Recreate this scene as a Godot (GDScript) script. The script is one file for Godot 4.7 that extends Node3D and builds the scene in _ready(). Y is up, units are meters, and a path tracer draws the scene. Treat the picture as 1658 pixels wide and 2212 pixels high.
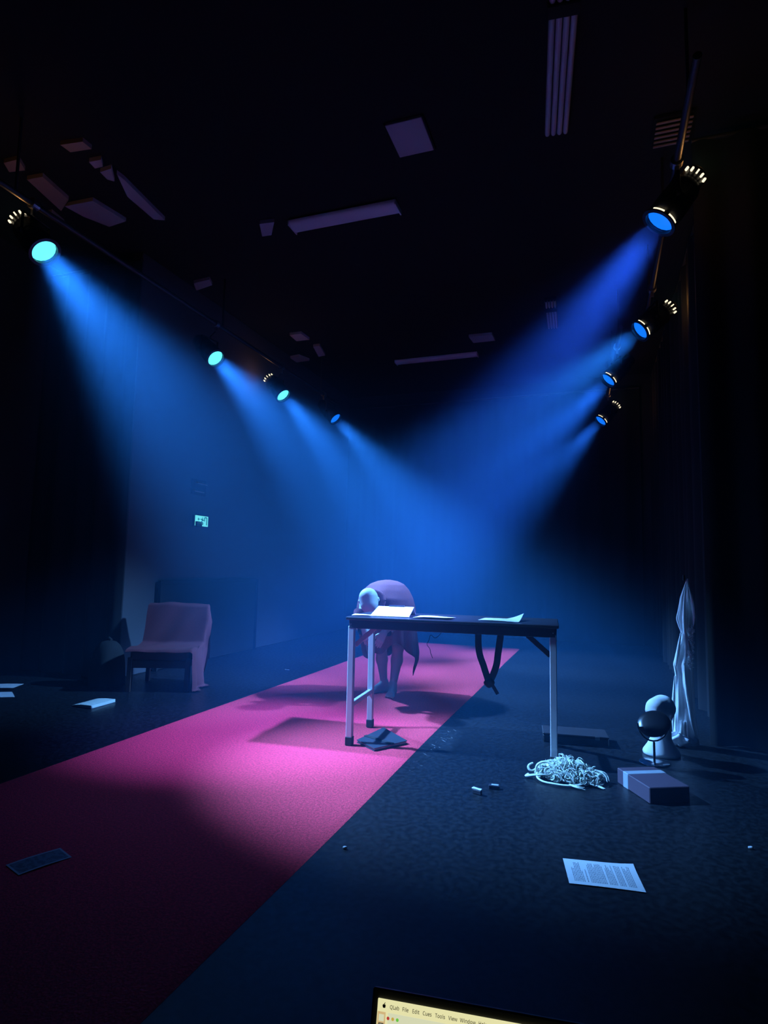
extends Node3D
# A black-box theatre rehearsal: red runner, work table, bent-over figure, blue gelled lamps in haze.

const EYE := Vector3(0.0, 1.25, 0.0)
const FOCAL := 1290.0
const PITCH := 0.09506
const ROLL := 0.0192
const YAW := 0.34141
const FOG := 0.027
const LEFT_POWER := 200.0
const RIGHT_POWER := 150.0

var M := {}
var rng := RandomNumberGenerator.new()
var cam_basis: Basis
var taken := {}

# ---------------------------------------------------------------- entry
func _ready() -> void:
	rng.seed = 7
	# camera
	cam_basis = Basis(Vector3.UP, YAW) * Basis(Vector3.RIGHT, PITCH) * Basis(Vector3.BACK, ROLL)
	var cam := Camera3D.new()
	cam.name = "camera"
	cam.transform = Transform3D(cam_basis, EYE)
	cam.fov = rad_to_deg(2.0 * atan(1106.0 / FOCAL))
	cam.near = 0.02
	cam.far = 60.0
	add_child(cam)
	cam.current = true
	# air and exposure
	var env := Environment.new()
	env.background_mode = Environment.BG_COLOR
	env.background_color = Color.BLACK
	env.tonemap_mode = Environment.TONE_MAPPER_LINEAR
	env.tonemap_exposure = 1.0
	env.sdfgi_enabled = true
	env.ssao_enabled = true
	env.ssil_enabled = true
	env.volumetric_fog_enabled = true
	env.volumetric_fog_density = FOG
	env.volumetric_fog_albedo = Color(0.36, 0.72, 1.0)
	env.volumetric_fog_anisotropy = 0.1
	var we := WorldEnvironment.new()
	we.name = "world_environment"
	we.environment = env
	add_child(we)

	materials()
	room()
	drapes()
	runner()
	ceiling_fittings()
	lamps()
	work_table()
	table_things()
	person()
	wig()
	gown()
	foam_head()
	floor_things()
	armchair()
	exit_sign()
	laptop()

# ---------------------------------------------------------------- pixel to place
func ray(px: float, py: float) -> Vector3:
	return cam_basis * Vector3((px - 829.0) / FOCAL, (1106.0 - py) / FOCAL, -1.0)

func on_y(px: float, py: float, h := 0.0) -> Vector3:
	var d := ray(px, py)
	return EYE + d * ((h - EYE.y) / d.y)

func on_x(px: float, py: float, x: float) -> Vector3:
	var d := ray(px, py)
	return EYE + d * ((x - EYE.x) / d.x)

func on_z(px: float, py: float, z: float) -> Vector3:
	var d := ray(px, py)
	return EYE + d * ((z - EYE.z) / d.z)

# ---------------------------------------------------------------- node helpers
func numbered(called: String) -> String:
	var n: int = taken.get(called, 0)
	taken[called] = n + 1
	return called if n == 0 else "%s_%03d" % [called, n]

func thing(called: String, label: String, category: String, at := Vector3.ZERO, turn := 0.0, group := "") -> Node3D:
	var o := Node3D.new()
	o.name = numbered(called)
	add_child(o)
	o.position = at
	o.rotation.y = turn
	tag(o, label, category, group)
	return o

func tag(o: Node, label: String, category: String, group := "") -> void:
	o.set_meta("label", label)
	o.set_meta("category", category)
	if group:
		o.set_meta("group", group)

func new_st() -> SurfaceTool:
	var st := SurfaceTool.new()
	st.begin(Mesh.PRIMITIVE_TRIANGLES)
	return st

func obj(called: String, st: SurfaceTool, m: Material, parent: Node = null) -> MeshInstance3D:
	st.generate_normals()
	var o := MeshInstance3D.new()
	o.mesh = st.commit()
	o.material_override = m
	o.cast_shadow = GeometryInstance3D.SHADOW_CASTING_SETTING_ON
	if parent == null:
		o.name = numbered(called)
		add_child(o)
	else:
		o.name = called
		parent.add_child(o, true)
	return o

func struct(called: String, st: SurfaceTool, m: Material) -> MeshInstance3D:
	var o := obj(called, st, m)
	o.set_meta("kind", "structure")
	return o

# ---------------------------------------------------------------- shape helpers
func tri(st: SurfaceTool, a: Vector3, b: Vector3, c: Vector3) -> void:
	st.add_vertex(a)
	st.add_vertex(b)
	st.add_vertex(c)

func tri_out(st: SurfaceTool, a: Vector3, b: Vector3, c: Vector3, mid: Vector3) -> void:
	var n := (c - a).cross(b - a)
	if n.dot((a + b + c) / 3.0 - mid) >= 0.0:
		tri(st, a, b, c)
	else:
		tri(st, a, c, b)

func box(st: SurfaceTool, at: Vector3, size: Vector3, bev := 0.004, turn := Basis.IDENTITY) -> void:
	# box with chamfered edges
	st.set_smooth_group(-1)
	var h := size * 0.5
	bev = minf(bev, 0.45 * minf(h.x, minf(h.y, h.z)))
	var P := func(sx: int, sy: int, sz: int, k: int) -> Vector3:
		var v := Vector3(sx * h.x, sy * h.y, sz * h.z)
		if k != 0: v.x -= sx * bev
		if k != 1: v.y -= sy * bev
		if k != 2: v.z -= sz * bev
		return at + turn * v
	for k in 3:
		for s in [-1, 1]:
			var c := []
			for q in [[-1, -1], [1, -1], [1, 1], [-1, 1]]:
				var e := [0, 0, 0]
				e[k] = s
				e[(k + 1) % 3] = q[0]
				e[(k + 2) % 3] = q[1]
				c.append(P.call(e[0], e[1], e[2], k))
			tri_out(st, c[0], c[1], c[2], at)
			tri_out(st, c[0], c[2], c[3], at)
	if bev <= 0.0: return
	for k in 3:   # edges along axis k, between faces of axes k+1 and k+2
		for s1 in [-1, 1]:
			for s2 in [-1, 1]:
				var a := []
				for s in [-1, 1]:
					var e := [0, 0, 0]
					e[k] = s
					e[(k + 1) % 3] = s1
					e[(k + 2) % 3] = s2
					a.append(P.call(e[0], e[1], e[2], (k + 1) % 3))
					a.append(P.call(e[0], e[1], e[2], (k + 2) % 3))
				tri_out(st, a[0], a[1], a[3], at)
				tri_out(st, a[0], a[3], a[2], at)
	for sx in [-1, 1]:
		for sy in [-1, 1]:
			for sz in [-1, 1]:
				tri_out(st, P.call(sx, sy, sz, 0), P.call(sx, sy, sz, 1), P.call(sx, sy, sz, 2), at)

func bar(st: SurfaceTool, a: Vector3, b: Vector3, w: float, d: float, bev := 0.003, side := Vector3.UP) -> void:
	# rectangular bar from a to b
	var y := (b - a).normalized()
	var s := side
	if absf(s.dot(y)) > 0.95:
		s = Vector3.RIGHT
	var x := s.cross(y).normalized()
	var z := x.cross(y).normalized()
	box(st, (a + b) * 0.5, Vector3(w, a.distance_to(b), d), bev, Basis(x, y, z))

func tube(st: SurfaceTool, pts: Array, rad, n := 8, caps := true) -> void:
	st.set_smooth_group(0)
	var rings := []
	var up := Vector3(0.31, 0.87, 0.38).normalized()
	var last := Vector3.ZERO
	for i in pts.size():
		var t: Vector3
		if i == 0: t = pts[1] - pts[0]
		elif i == pts.size() - 1: t = pts[i] - pts[i - 1]
		else: t = pts[i + 1] - pts[i - 1]
		t = t.normalized()
		var x: Vector3
		if i == 0:
			x = up.cross(t)
			if x.length() < 0.1: x = Vector3.RIGHT.cross(t)
		else:
			x = last - t * last.dot(t)
		x = x.normalized()
		last = x
		var y := t.cross(x)
		var r: float = rad[i] if rad is Array else rad
		var ring := []
		for k in n:
			var a := TAU * k / n
			ring.append(pts[i] + (x * cos(a) + y * sin(a)) * r)
		rings.append(ring)
	for i in pts.size() - 1:
		for k in n:
			var k2 := (k + 1) % n
			tri(st, rings[i][k], rings[i + 1][k2], rings[i + 1][k])
			tri(st, rings[i][k], rings[i][k2], rings[i + 1][k2])
	if caps:
		st.set_smooth_group(-1)
		for k in range(1, n - 1):
			tri(st, rings[0][0], rings[0][k + 1], rings[0][k])
			var e: Array = rings[-1]
			tri(st, e[0], e[k], e[k + 1])

func lathe(st: SurfaceTool, prof: Array, n: int, xf := Transform3D.IDENTITY, smooth := true) -> void:
	# prof: Vector2(radius, height) rows, turned about +Y of xf
	st.set_smooth_group(0 if smooth else -1)
	for i in prof.size() - 1:
		for k in n:
			var a := TAU * k / n
			var b := TAU * (k + 1) / n
			var p0: Vector2 = prof[i]
			var p1: Vector2 = prof[i + 1]
			var q := [Vector3(p0.x * cos(a), p0.y, p0.x * sin(a)), Vector3(p0.x * cos(b), p0.y, p0.x * sin(b)), Vector3(p1.x * cos(b), p1.y, p1.x * sin(b)), Vector3(p1.x * cos(a), p1.y, p1.x * sin(a))]
			for j in 4: q[j] = xf * q[j]
			if p0.x > 1e-5: tri(st, q[0], q[1], q[2])
			if p1.x > 1e-5: tri(st, q[0], q[2], q[3])

func grid(st: SurfaceTool, fn: Callable, nu: int, nv: int, uv := false, group := 0) -> void:
	st.set_smooth_group(group)
	var g := []
	for j in nv + 1:
		var row := []
		for i in nu + 1:
			row.append(fn.call(float(i) / nu, float(j) / nv))
		g.append(row)
	for j in nv:
		for i in nu:
			for q in [[i, j], [i + 1, j], [i + 1, j + 1], [i, j], [i + 1, j + 1], [i, j + 1]]:
				if uv: st.set_uv(Vector2(float(q[0]) / nu, float(q[1]) / nv))
				st.add_vertex(g[q[1]][q[0]])

func slab(st: SurfaceTool, poly: Array, thick: Vector3) -> void:
	# convex polygon given thickness
	st.set_smooth_group(-1)
	var mid := Vector3.ZERO
	for p in poly: mid += p
	mid = mid / poly.size() + thick * 0.5
	var n := poly.size()
	for k in range(1, n - 1):
		tri_out(st, poly[0], poly[k], poly[k + 1], mid)
		tri_out(st, poly[0] + thick, poly[k] + thick, poly[k + 1] + thick, mid)
	for k in n:
		var a: Vector3 = poly[k]
		var b: Vector3 = poly[(k + 1) % n]
		tri_out(st, a, b, b + thick, mid)
		tri_out(st, a, b + thick, a + thick, mid)

func sheet(st: SurfaceTool, c: Array, bend: Callable, n := 10, thick := 0.0008, uv := true) -> void:
	# paper from four corners, bend(u, v) lifts it
	var top := func(u: float, v: float) -> Vector3:
		var p: Vector3 = c[0].lerp(c[1], u).lerp(c[3].lerp(c[2], u), v)
		return p + Vector3.UP * (thick + bend.call(u, v))
	var low := func(u: float, v: float) -> Vector3:
		return top.call(u, v) - Vector3.UP * thick
	grid(st, top, n, n, uv)
	grid(st, low, n, n, uv, 1)
	for e in [[0, 0, 1, 0], [1, 0, 1, 1], [1, 1, 0, 1], [0, 1, 0, 0]]:
		grid(st, func(u: float, v: float) -> Vector3:
			var q := Vector2(e[0], e[1]).lerp(Vector2(e[2], e[3]), u)
			return top.call(q.x, q.y) - Vector3.UP * thick * v, n, 1, uv, 2)

# distance field of tapered capsules, meshed as surface nets. bone: [a, b, ra, rb, blend, cut?]
func flesh(st: SurfaceTool, bones: Array, cell: float) -> void:
	st.set_smooth_group(0)
	var lo := Vector3.ONE * 1e9
	var hi := -lo
	for b in bones:
		if b.size() > 5: continue
		var r := maxf(b[2], b[3]) + 3.0 * cell
		for p in [b[0], b[1]]:
			lo = lo.min(p - Vector3.ONE * r)
			hi = hi.max(p + Vector3.ONE * r)
	var nx := int(ceil((hi.x - lo.x) / cell)) + 1
	var ny := int(ceil((hi.y - lo.y) / cell)) + 1
	var nz := int(ceil((hi.z - lo.z) / cell)) + 1
	var f := PackedFloat32Array()
	f.resize(nx * ny * nz)
	f.fill(1.0)
	for b in bones:
		var a: Vector3 = b[0]
		var e: Vector3 = b[1]
		var ra: float = b[2]
		var rb: float = b[3]
		var k: float = b[4]
		var cut: bool = b.size() > 5
		var m := maxf(ra, rb) + 2.5 * cell + 1.5 * k
		var p0 := ((a.min(e) - Vector3.ONE * m - lo) / cell).floor()
		var p1 := ((a.max(e) + Vector3.ONE * m - lo) / cell).ceil()
		var ae := e - a
		var l2 := maxf(ae.length_squared(), 1e-9)
		for z in range(maxi(0, int(p0.z)), mini(nz, int(p1.z) + 1)):
			for y in range(maxi(0, int(p0.y)), mini(ny, int(p1.y) + 1)):
				for x in range(maxi(0, int(p0.x)), mini(nx, int(p1.x) + 1)):
					var p := lo + Vector3(x, y, z) * cell
					var t := clampf((p - a).dot(ae) / l2, 0.0, 1.0)
					var d := p.distance_to(a + ae * t) - lerpf(ra, rb, t)
					var i := (z * ny + y) * nx + x
					var o := f[i]
					if cut:
						var h := maxf(k - absf(o + d), 0.0) / k
						f[i] = maxf(o, -d) + h * h * k * 0.25
					else:
						var h := maxf(k - absf(o - d), 0.0) / k
						f[i] = minf(o, d) - h * h * k * 0.25
	var vert := {}
	var step := [1, nx, nx * ny]
	for z in nz - 1:
		for y in ny - 1:
			for x in nx - 1:
				var i := (z * ny + y) * nx + x
				var v0 := f[i] < 0.0
				if (f[i + 1] < 0.0) == v0 and (f[i + nx] < 0.0) == v0 and (f[i + nx + 1] < 0.0) == v0 and (f[i + step[2]] < 0.0) == v0 and (f[i + step[2] + 1] < 0.0) == v0 and (f[i + step[2] + nx] < 0.0) == v0 and (f[i + step[2] + nx + 1] < 0.0) == v0:
					continue
				var s := Vector3.ZERO
				var c := 0
				for ed in [[0, 0, 0, 0], [0, 1, 0, 0], [0, 0, 1, 0], [0, 1, 1, 0], [0, 0, 0, 1], [1, 0, 0, 1], [0, 0, 1, 1], [1, 0, 1, 1], [0, 0, 0, 2], [1, 0, 0, 2], [0, 1, 0, 2], [1, 1, 0, 2]]:
					var q := Vector3(ed[0], ed[1], ed[2])
					if ed[3] == 0: q = Vector3(0, ed[1], ed[2])
					var ia: int = i + int(q.x) + int(q.y) * nx + int(q.z) * int(step[2])
					var fa := f[ia]
					var fb := f[ia + int(step[ed[3]])]
					if (fa < 0.0) != (fb < 0.0):
						var t := fa / (fa - fb)
						q[ed[3]] += t
						s += q
						c += 1
				vert[i] = lo + (Vector3(x, y, z) + s / maxf(c, 1)) * cell
	for i in vert:
		var v0 := f[i] < 0.0
		for ax in 3:
			var u: int = step[(ax + 1) % 3]
			var w: int = step[(ax + 2) % 3]
			var j: int = i + int(step[ax])
			if j >= f.size(): continue
			if (f[j] < 0.0) == v0: continue
			if not (vert.has(i - u) and vert.has(i - w) and vert.has(i - u - w)): continue
			var a: Vector3 = vert[i]
			var b: Vector3 = vert[i - u]
			var c: Vector3 = vert[i - u - w]
			var d: Vector3 = vert[i - w]
			if v0:
				tri(st, a, c, b)
				tri(st, a, d, c)
			else:
				tri(st, a, b, c)
				tri(st, a, c, d)

# ---------------------------------------------------------------- materials
func noise_tex(freq: float, seed_: int, lo: Color, hi: Color, size := 512, octaves := 4) -> NoiseTexture2D:
	var n := FastNoiseLite.new()
	n.noise_type = FastNoiseLite.TYPE_SIMPLEX_SMOOTH
	n.seed = seed_
	n.frequency = freq
	n.fractal_octaves = octaves
	var t := NoiseTexture2D.new()
	t.width = size
	t.height = size
	t.seamless = true
	t.noise = n
	var g := Gradient.new()
	g.colors = PackedColorArray([lo, hi])
	g.offsets = PackedFloat32Array([0.25, 0.75])
	t.color_ramp = g
	return t

func mat(name_: String, c: Color, rough := 0.8, metal := 0.0) -> StandardMaterial3D:
	var m := StandardMaterial3D.new()
	m.resource_name = name_
	m.albedo_color = c
	m.roughness = rough
	m.metallic = metal
	M[name_] = m
	return m

func lin(r: float, g: float, b: float) -> Color:
	return Color(r, g, b).linear_to_srgb()

func glow(name_: String, c: Color, energy: float) -> StandardMaterial3D:
	var m := mat(name_, Color(0.02, 0.02, 0.02), 0.4)
	m.emission_enabled = true
	m.emission = c
	m.emission_energy_multiplier = energy
	return m

func tri_tex(m: StandardMaterial3D, tex: Texture2D, scale: float, world := true) -> void:
	m.albedo_texture = tex
	m.uv1_triplanar = true
	m.uv1_world_triplanar = world
	m.uv1_scale = Vector3.ONE * scale

func materials() -> void:
	var grain := noise_tex(0.05, 3, Color(0.62, 0.62, 0.62), Color(1, 1, 1))
	var fine := noise_tex(0.16, 11, Color(0.35, 0.35, 0.35), Color(1, 1, 1), 512, 3)
	# black dance floor: worn vinyl, scuffs in the gloss
	var m := mat("dance_floor", lin(0.011, 0.013, 0.016), 1.0)
	tri_tex(m, grain, 0.9)
	m.roughness_texture = noise_tex(0.05, 21, Color(0.36, 0.36, 0.36), Color(0.46, 0.46, 0.46))
	m.metallic_specular = 0.42
	# red felt runner
	m = mat("runner", lin(0.90, 0.036, 0.075), 0.95)
	tri_tex(m, noise_tex(0.09, 5, Color(0.80, 0.80, 0.80), Color(1, 1, 1)), 1.1)
	m.heightmap_enabled = true
	m.heightmap_texture = fine
	m.heightmap_scale = 0.25
	m.rim_enabled = true
	m.rim = 0.2
	m.rim_tint = 1.0
	mat("wall_black", lin(0.022, 0.023, 0.026), 0.9)
	mat("wall_grey", lin(0.045, 0.05, 0.058), 0.85)
	mat("ceiling_black", lin(0.004, 0.004, 0.005), 0.95)
	m = mat("drape", lin(0.008, 0.008, 0.009), 0.92)
	tri_tex(m, fine, 2.0)
	mat("board", lin(0.36, 0.33, 0.36), 0.8)
	mat("timber", lin(0.34, 0.26, 0.19), 0.75)
	mat("batten_white", lin(0.55, 0.52, 0.55), 0.5)
	m = mat("diffuser", lin(0.45, 0.45, 0.48), 0.22)
	m.metallic_specular = 0.6
	mat("can_black", lin(0.012, 0.012, 0.013), 0.42, 0.3)
	mat("steel", lin(0.32, 0.32, 0.33), 0.35, 0.9)
	mat("pipe", lin(0.05, 0.05, 0.052), 0.45, 0.5)
	mat("table_black", lin(0.018, 0.017, 0.019), 0.35)
	mat("table_rail", lin(0.03, 0.026, 0.03), 0.5)
	mat("leg_silver", lin(0.50, 0.50, 0.52), 0.45, 0.25)
	mat("rubber", lin(0.012, 0.012, 0.012), 0.8)
	mat("paper", lin(0.48, 0.50, 0.51), 0.8)
	mat("pages", lin(0.55, 0.62, 0.55), 0.85)
	mat("folder_dark", lin(0.035, 0.04, 0.055), 0.4)
	m = mat("skin", lin(0.42, 0.43, 0.40), 0.6)
	m.subsurf_scatter_enabled = true
	m.subsurf_scatter_strength = 0.08
	m = mat("robe", lin(0.26, 0.045, 0.065), 0.9)
	tri_tex(m, noise_tex(0.11, 9, Color(0.6, 0.6, 0.6), Color(1, 1, 1)), 2.4, false)
	mat("hair", lin(0.66, 0.70, 0.62), 0.45)
	m = mat("gown", lin(0.78, 0.80, 0.82), 0.7)
	m.backlight_enabled = true
	m.backlight = Color(0.5, 0.5, 0.5)
	mat("foam", lin(0.72, 0.74, 0.74), 0.85)
	mat("mirror_back", lin(0.008, 0.008, 0.009), 0.3)
	mat("mirror_glass", lin(0.85, 0.85, 0.87), 0.04, 1.0)
	mat("chrome", lin(0.6, 0.6, 0.62), 0.18, 1.0)
	m = mat("throw", lin(0.17, 0.03, 0.042), 0.95)
	tri_tex(m, noise_tex(0.10, 17, Color(0.65, 0.65, 0.65), Color(1, 1, 1)), 2.6, false)
	mat("chair_wood", lin(0.035, 0.018, 0.012), 0.5)
	mat("cushion", lin(0.05, 0.02, 0.02), 0.9)
	mat("carton", lin(0.075, 0.045, 0.065), 0.65)
	mat("carton_band", lin(0.30, 0.33, 0.36), 0.5)
	mat("strap", lin(0.015, 0.014, 0.015), 0.75)
	mat("plastic_pale", lin(0.6, 0.62, 0.64), 0.25)
	mat("plastic_dark", lin(0.03, 0.03, 0.04), 0.3)
	mat("laptop_shell", lin(0.012, 0.012, 0.013), 0.5, 0.2)
	mat("chalk", lin(0.16, 0.17, 0.18), 0.9)
	mat("ink", lin(0.03, 0.03, 0.025), 0.7)
	glow("lamp_lens_cyan", Color(0.36, 0.95, 1.0), 2.0)
	glow("lamp_lens_blue", Color(0.06, 0.45, 1.0), 1.4)
	glow("lamp_leak", Color(1.0, 0.93, 0.78), 1.6)
	glow("sign_light", Color(0.45, 0.95, 0.95), 0.95)
	glow("sign_ink", Color(0.0, 0.36, 0.42), 0.7)
	glow("screen_cream", Color(0.97, 0.95, 0.72), 0.85)
	glow("screen_white", Color(0.95, 0.96, 0.80), 0.75)
	glow("screen_dock", Color(0.93, 0.80, 0.56), 0.75)
	glow("screen_dark", Color(0.13, 0.15, 0.11), 0.6)
	glow("screen_green", Color(0.45, 0.85, 0.30), 0.8)
	glow("screen_red", Color(0.80, 0.25, 0.22), 0.8)
	glow("screen_yellow", Color(0.86, 0.72, 0.30), 0.8)
	glow("screen_grey", Color(0.42, 0.40, 0.32), 0.6)
	# print on the script page: rows of words
	var im := Image.create(512, 724, false, Image.FORMAT_RGB8)
	im.fill(Color(0.76, 0.765, 0.77))
	var r := RandomNumberGenerator.new()
	r.seed = 4
	var y := 64
	while y < 660:
		var x := 60
		var stop := 60 + r.randi_range(180, 400)
		if r.randf() < 0.6: stop = 450
		while x < stop:
			var w := r.randi_range(10, 38)
			im.fill_rect(Rect2i(x, y, mini(w, stop - x), 7), Color(0.25, 0.25, 0.28))
			x += w + 7
		y += 16 if r.randf() < 0.8 else 34
	m = mat("printed_page", Color.WHITE, 0.8)
	m.albedo_texture = ImageTexture.create_from_image(im)

# ---------------------------------------------------------------- setting
func room() -> void:
	var st := new_st()
	box(st, Vector3(-1.8, -0.1, -4.3), Vector3(9.4, 0.2, 15.0), 0.0)
	struct("floor", st, M.dance_floor)
	st = new_st()
	box(st, Vector3(-1.8, 5.0, -4.3), Vector3(9.4, 0.2, 15.0), 0.0)
	struct("ceiling", st, M.ceiling_black)
	st = new_st()
	box(st, Vector3(-1.8, 2.45, -11.7), Vector3(9.4, 4.9, 0.2), 0.0)
	struct("wall_back", st, M.wall_black)
	st = new_st()
	box(st, Vector3(-1.8, 2.45, 3.1), Vector3(9.4, 4.9, 0.2), 0.0)
	struct("wall_front", st, M.wall_black)
	st = new_st()
	box(st, Vector3(-6.4, 2.45, -4.3), Vector3(0.2, 4.9, 14.6), 0.0)
	struct("wall_left", st, M.wall_black)
	st = new_st()
	box(st, Vector3(2.8, 2.45, -4.3), Vector3(0.2, 4.9, 14.6), 0.0)
	struct("wall_right", st, M.wall_black)
	# the lighter wall of the inner left corner
	st = new_st()
	box(st, Vector3(-5.03, 2.45, -8.47), Vector3(0.16, 4.9, 6.26), 0.01)
	struct("wall_inner_left", st, M.wall_grey)
	# low black flat behind the armchair
	var t := thing("scenery_flat", "low black scenery flat leaning on the left wall behind the draped armchair", "scenery flat", Vector3(-4.92, 0, -6.95))
	st = new_st()
	box(st, Vector3(0.0, 0.53, 0.0), Vector3(0.02, 1.04, 2.2), 0.003)
	obj("panel", st, M.drape, t)
	for z in [-1.08, 1.08]:
		st = new_st()
		bar(st, Vector3(0.022, 0.0, z), Vector3(0.022, 1.06, z), 0.022, 0.045)
		obj("stile", st, M.drape, t)
	st = new_st()
	bar(st, Vector3(0.022, 1.04, -1.05), Vector3(0.022, 1.04, 1.05), 0.022, 0.045)
	obj("rail", st, M.drape, t)

func drape_panel(called: String, label: String, a: Vector3, b: Vector3, h: float, folds: float, depth: float, m: Material, group := "") -> void:
	var along := (b - a)
	var n := Vector3(along.z, 0, -along.x).normalized()
	var t := thing(called, label, "curtain", a, 0.0, group)
	var ph := rng.randf() * TAU
	var st := new_st()
	var w := along.length()
	var fn := func(u: float, v: float) -> Vector3:
		var s := u * w
		var k := depth * (0.65 + 0.35 * v)
		var wob := sin(TAU * s * folds + ph + 0.7 * sin(2.1 * s + ph) + 0.25 * v) * k + sin(TAU * s * folds * 0.37 + 2.0 * ph) * k * 0.5
		return along * u + n * wob + Vector3.UP * (h * (1.0 - v) + 0.004)
	grid(st, fn, int(w * folds * 14.0) + 8, 10)
	grid(st, func(u: float, v: float) -> Vector3: return fn.call(u, v) - n * 0.004, int(w * folds * 14.0) + 8, 10, false, 1)
	obj("cloth", st, m, t)
	st = new_st()
	tube(st, [Vector3(0, h + 0.02, 0), along + Vector3(0, h + 0.02, 0)], 0.02, 8)
	obj("track", st, M.pipe, t)

func drapes() -> void:
	# right side masking along the room, panel by panel, then the leg turned across
	for k in 3:
		var z0 := -5.18 - 1.98 * k
		drape_panel("side_drape", "black pleated side drape hanging along the right of the runner, behind the gown", Vector3(0.95, 0, z0), Vector3(0.95, 0, z0 - 1.96), 4.6, 3.2, 0.045, M.drape, "black side drapes on the right")
	drape_panel("masking_leg", "black masking curtain turned across the room beside the hanging gown", Vector3(0.78, 0, -5.12), Vector3(2.65, 0, -5.12), 4.75, 3.0, 0.045, M.drape)
	drape_panel("masking_leg", "black masking curtain closing off the left corner beside the armchair", Vector3(-6.28, 0, -5.30), Vector3(-4.93, 0, -5.30), 4.75, 3.0, 0.045, M.drape)
	drape_panel("back_drape", "wide black backcloth across the far end of the runner", Vector3(-4.9, 0, -11.5), Vector3(0.78, 0, -11.5), 4.6, 2.6, 0.05, M.drape)

func runner() -> void:
	var st := new_st()
	# gently undulating felt with rounded edges
	var fn := func(u: float, v: float) -> Vector3:
		var x := lerpf(-3.19, -1.187, u)
		var z := lerpf(1.2, -10.0, v)
		var e := minf(u, 1.0 - u) * 2.0
		var y := 0.007 * (1.0 - exp(-e * 260.0)) + 0.0012 * sin(3.1 * z + 1.2 * sin(2.0 * x)) * minf(1.0, e * 6.0)
		return Vector3(x + 0.006 * sin(1.7 * z) * (1.0 if u > 0.5 else 0.6), y + 0.0008, z)
	grid(st, fn, 60, 120)
	var o := obj("carpet_runner", st, M.runner)
	tag(o, "long red felt carpet runner laid across the black stage floor", "carpet")

func ceiling_fittings() -> void:
	# square tile
	var t := thing("ceiling_tile", "small square pale tile fixed under the black ceiling", "ceiling tile", Vector3(-1.43, 4.9, -4.5))
	var st := new_st()
	box(st, Vector3(0, -0.015, 0), Vector3(0.31, 0.03, 0.40), 0.004)
	obj("panel", st, M.board, t)
	st = new_st()
	for s in [-1, 1]:
		bar(st, Vector3(s * 0.16, -0.012, -0.205), Vector3(s * 0.16, -0.012, 0.205), 0.02, 0.024)
	obj("trim", st, M.ceiling_black, t)
	# battens across the room
	batten("fluorescent_batten", "unlit white fluorescent batten across the ceiling above the armchair side of the runner", Vector3(-2.41, 4.9, -5.36), 1.17, 0.20, PI / 2.0)
	batten("fluorescent_batten", "unlit white fluorescent batten across the ceiling at the far end of the runner", Vector3(-2.54, 4.9, -9.66), 1.42, 0.17, PI / 2.0)
	# lengthwise prismatic fittings above the right of the room
	prismatic("strip_light", "long unlit strip light with ribbed diffuser on the ceiling above the table", Vector3(-0.18, 4.893, -4.0), 1.6, 0.19, 0.10)
	prismatic("strip_light", "small unlit strip light with ribbed diffuser near the far right drape", Vector3(-0.54, 4.9, -8.4), 0.95, 0.15, 0.03)
	# loose boards of the ceiling grid
	plate("ceiling_board", "small pale ceiling board next to the unlit batten", [[560, 484], [592, 480], [586, 508], [566, 511]])
	plate("ceiling_board", "pale ceiling board in front of the far unlit batten", [[1012, 728], [1062, 723], [1069, 736], [1022, 741]])
	plate("ceiling_board", "faint board of the dark ceiling midway along the runner", [[418, 612], [452, 604], [458, 616], [424, 628]])
	plate("ceiling_board", "narrow board on the ceiling over the second left lamp", [[625, 724], [650, 721], [668, 734], [640, 737]])
	plate("ceiling_board", "blue-lit board on the ceiling beyond the third left lamp", [[615, 776], [645, 770], [668, 779], [635, 784]])
	plate("ceiling_board", "tiny square board on the ceiling between the far battens", [[676, 749], [690, 747], [702, 768], [688, 771]])
	plate("ceiling_board", "short brown board on the ceiling above the first left lamp", [[130, 313], [178, 306], [198, 322], [152, 329]], M.timber)
	plate("ceiling_joist", "long pale joist running along the ceiling right of the first left lamp", [[252, 376], [268, 388], [356, 476], [332, 474], [275, 425]])
	plate("ceiling_joist", "short stub of pale joist above the first left lamp", [[192, 350], [218, 345], [222, 360], [205, 364]])
	plate("ceiling_joist", "stepped end of pale joist above the first left lamp", [[216, 372], [240, 364], [247, 392], [232, 388]])
	plate("ceiling_joist", "brown timber joist on the ceiling behind the first left lamp", [[58, 388], [92, 382], [148, 432], [132, 456]], M.timber)
	plate("ceiling_joist", "thin brown timber strip hanging beside the first left lamp", [[102, 462], [112, 460], [138, 482], [128, 484]], M.timber)
	plate("ceiling_joist", "dim timber board at the far left of the ceiling", [[8, 352], [40, 344], [54, 368], [20, 372]], M.timber)
	plate("ceiling_flap", "dark blue flap hanging under the ceiling by the first left lamp", [[140, 446], [200, 434], [272, 478], [236, 490], [180, 468]])
	# timber bay above the first right lamp
	var p := on_y(1452, 285, 4.85)
	t = thing("louvre_vent", "brown slatted vent in the ceiling above the first right lamp", "vent", p)
	st = new_st()
	box(st, Vector3(0, 0.03, 0), Vector3(0.30, 0.03, 0.34), 0.004)
	obj("backing", st, M.ceiling_black, t)
	for k in 6:
		st = new_st()
		box(st, Vector3(0, -0.005, -0.14 + 0.056 * k), Vector3(0.27, 0.012, 0.036), 0.003, Basis(Vector3.RIGHT, 0.4))
		obj("slat", st, M.timber, t)

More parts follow.
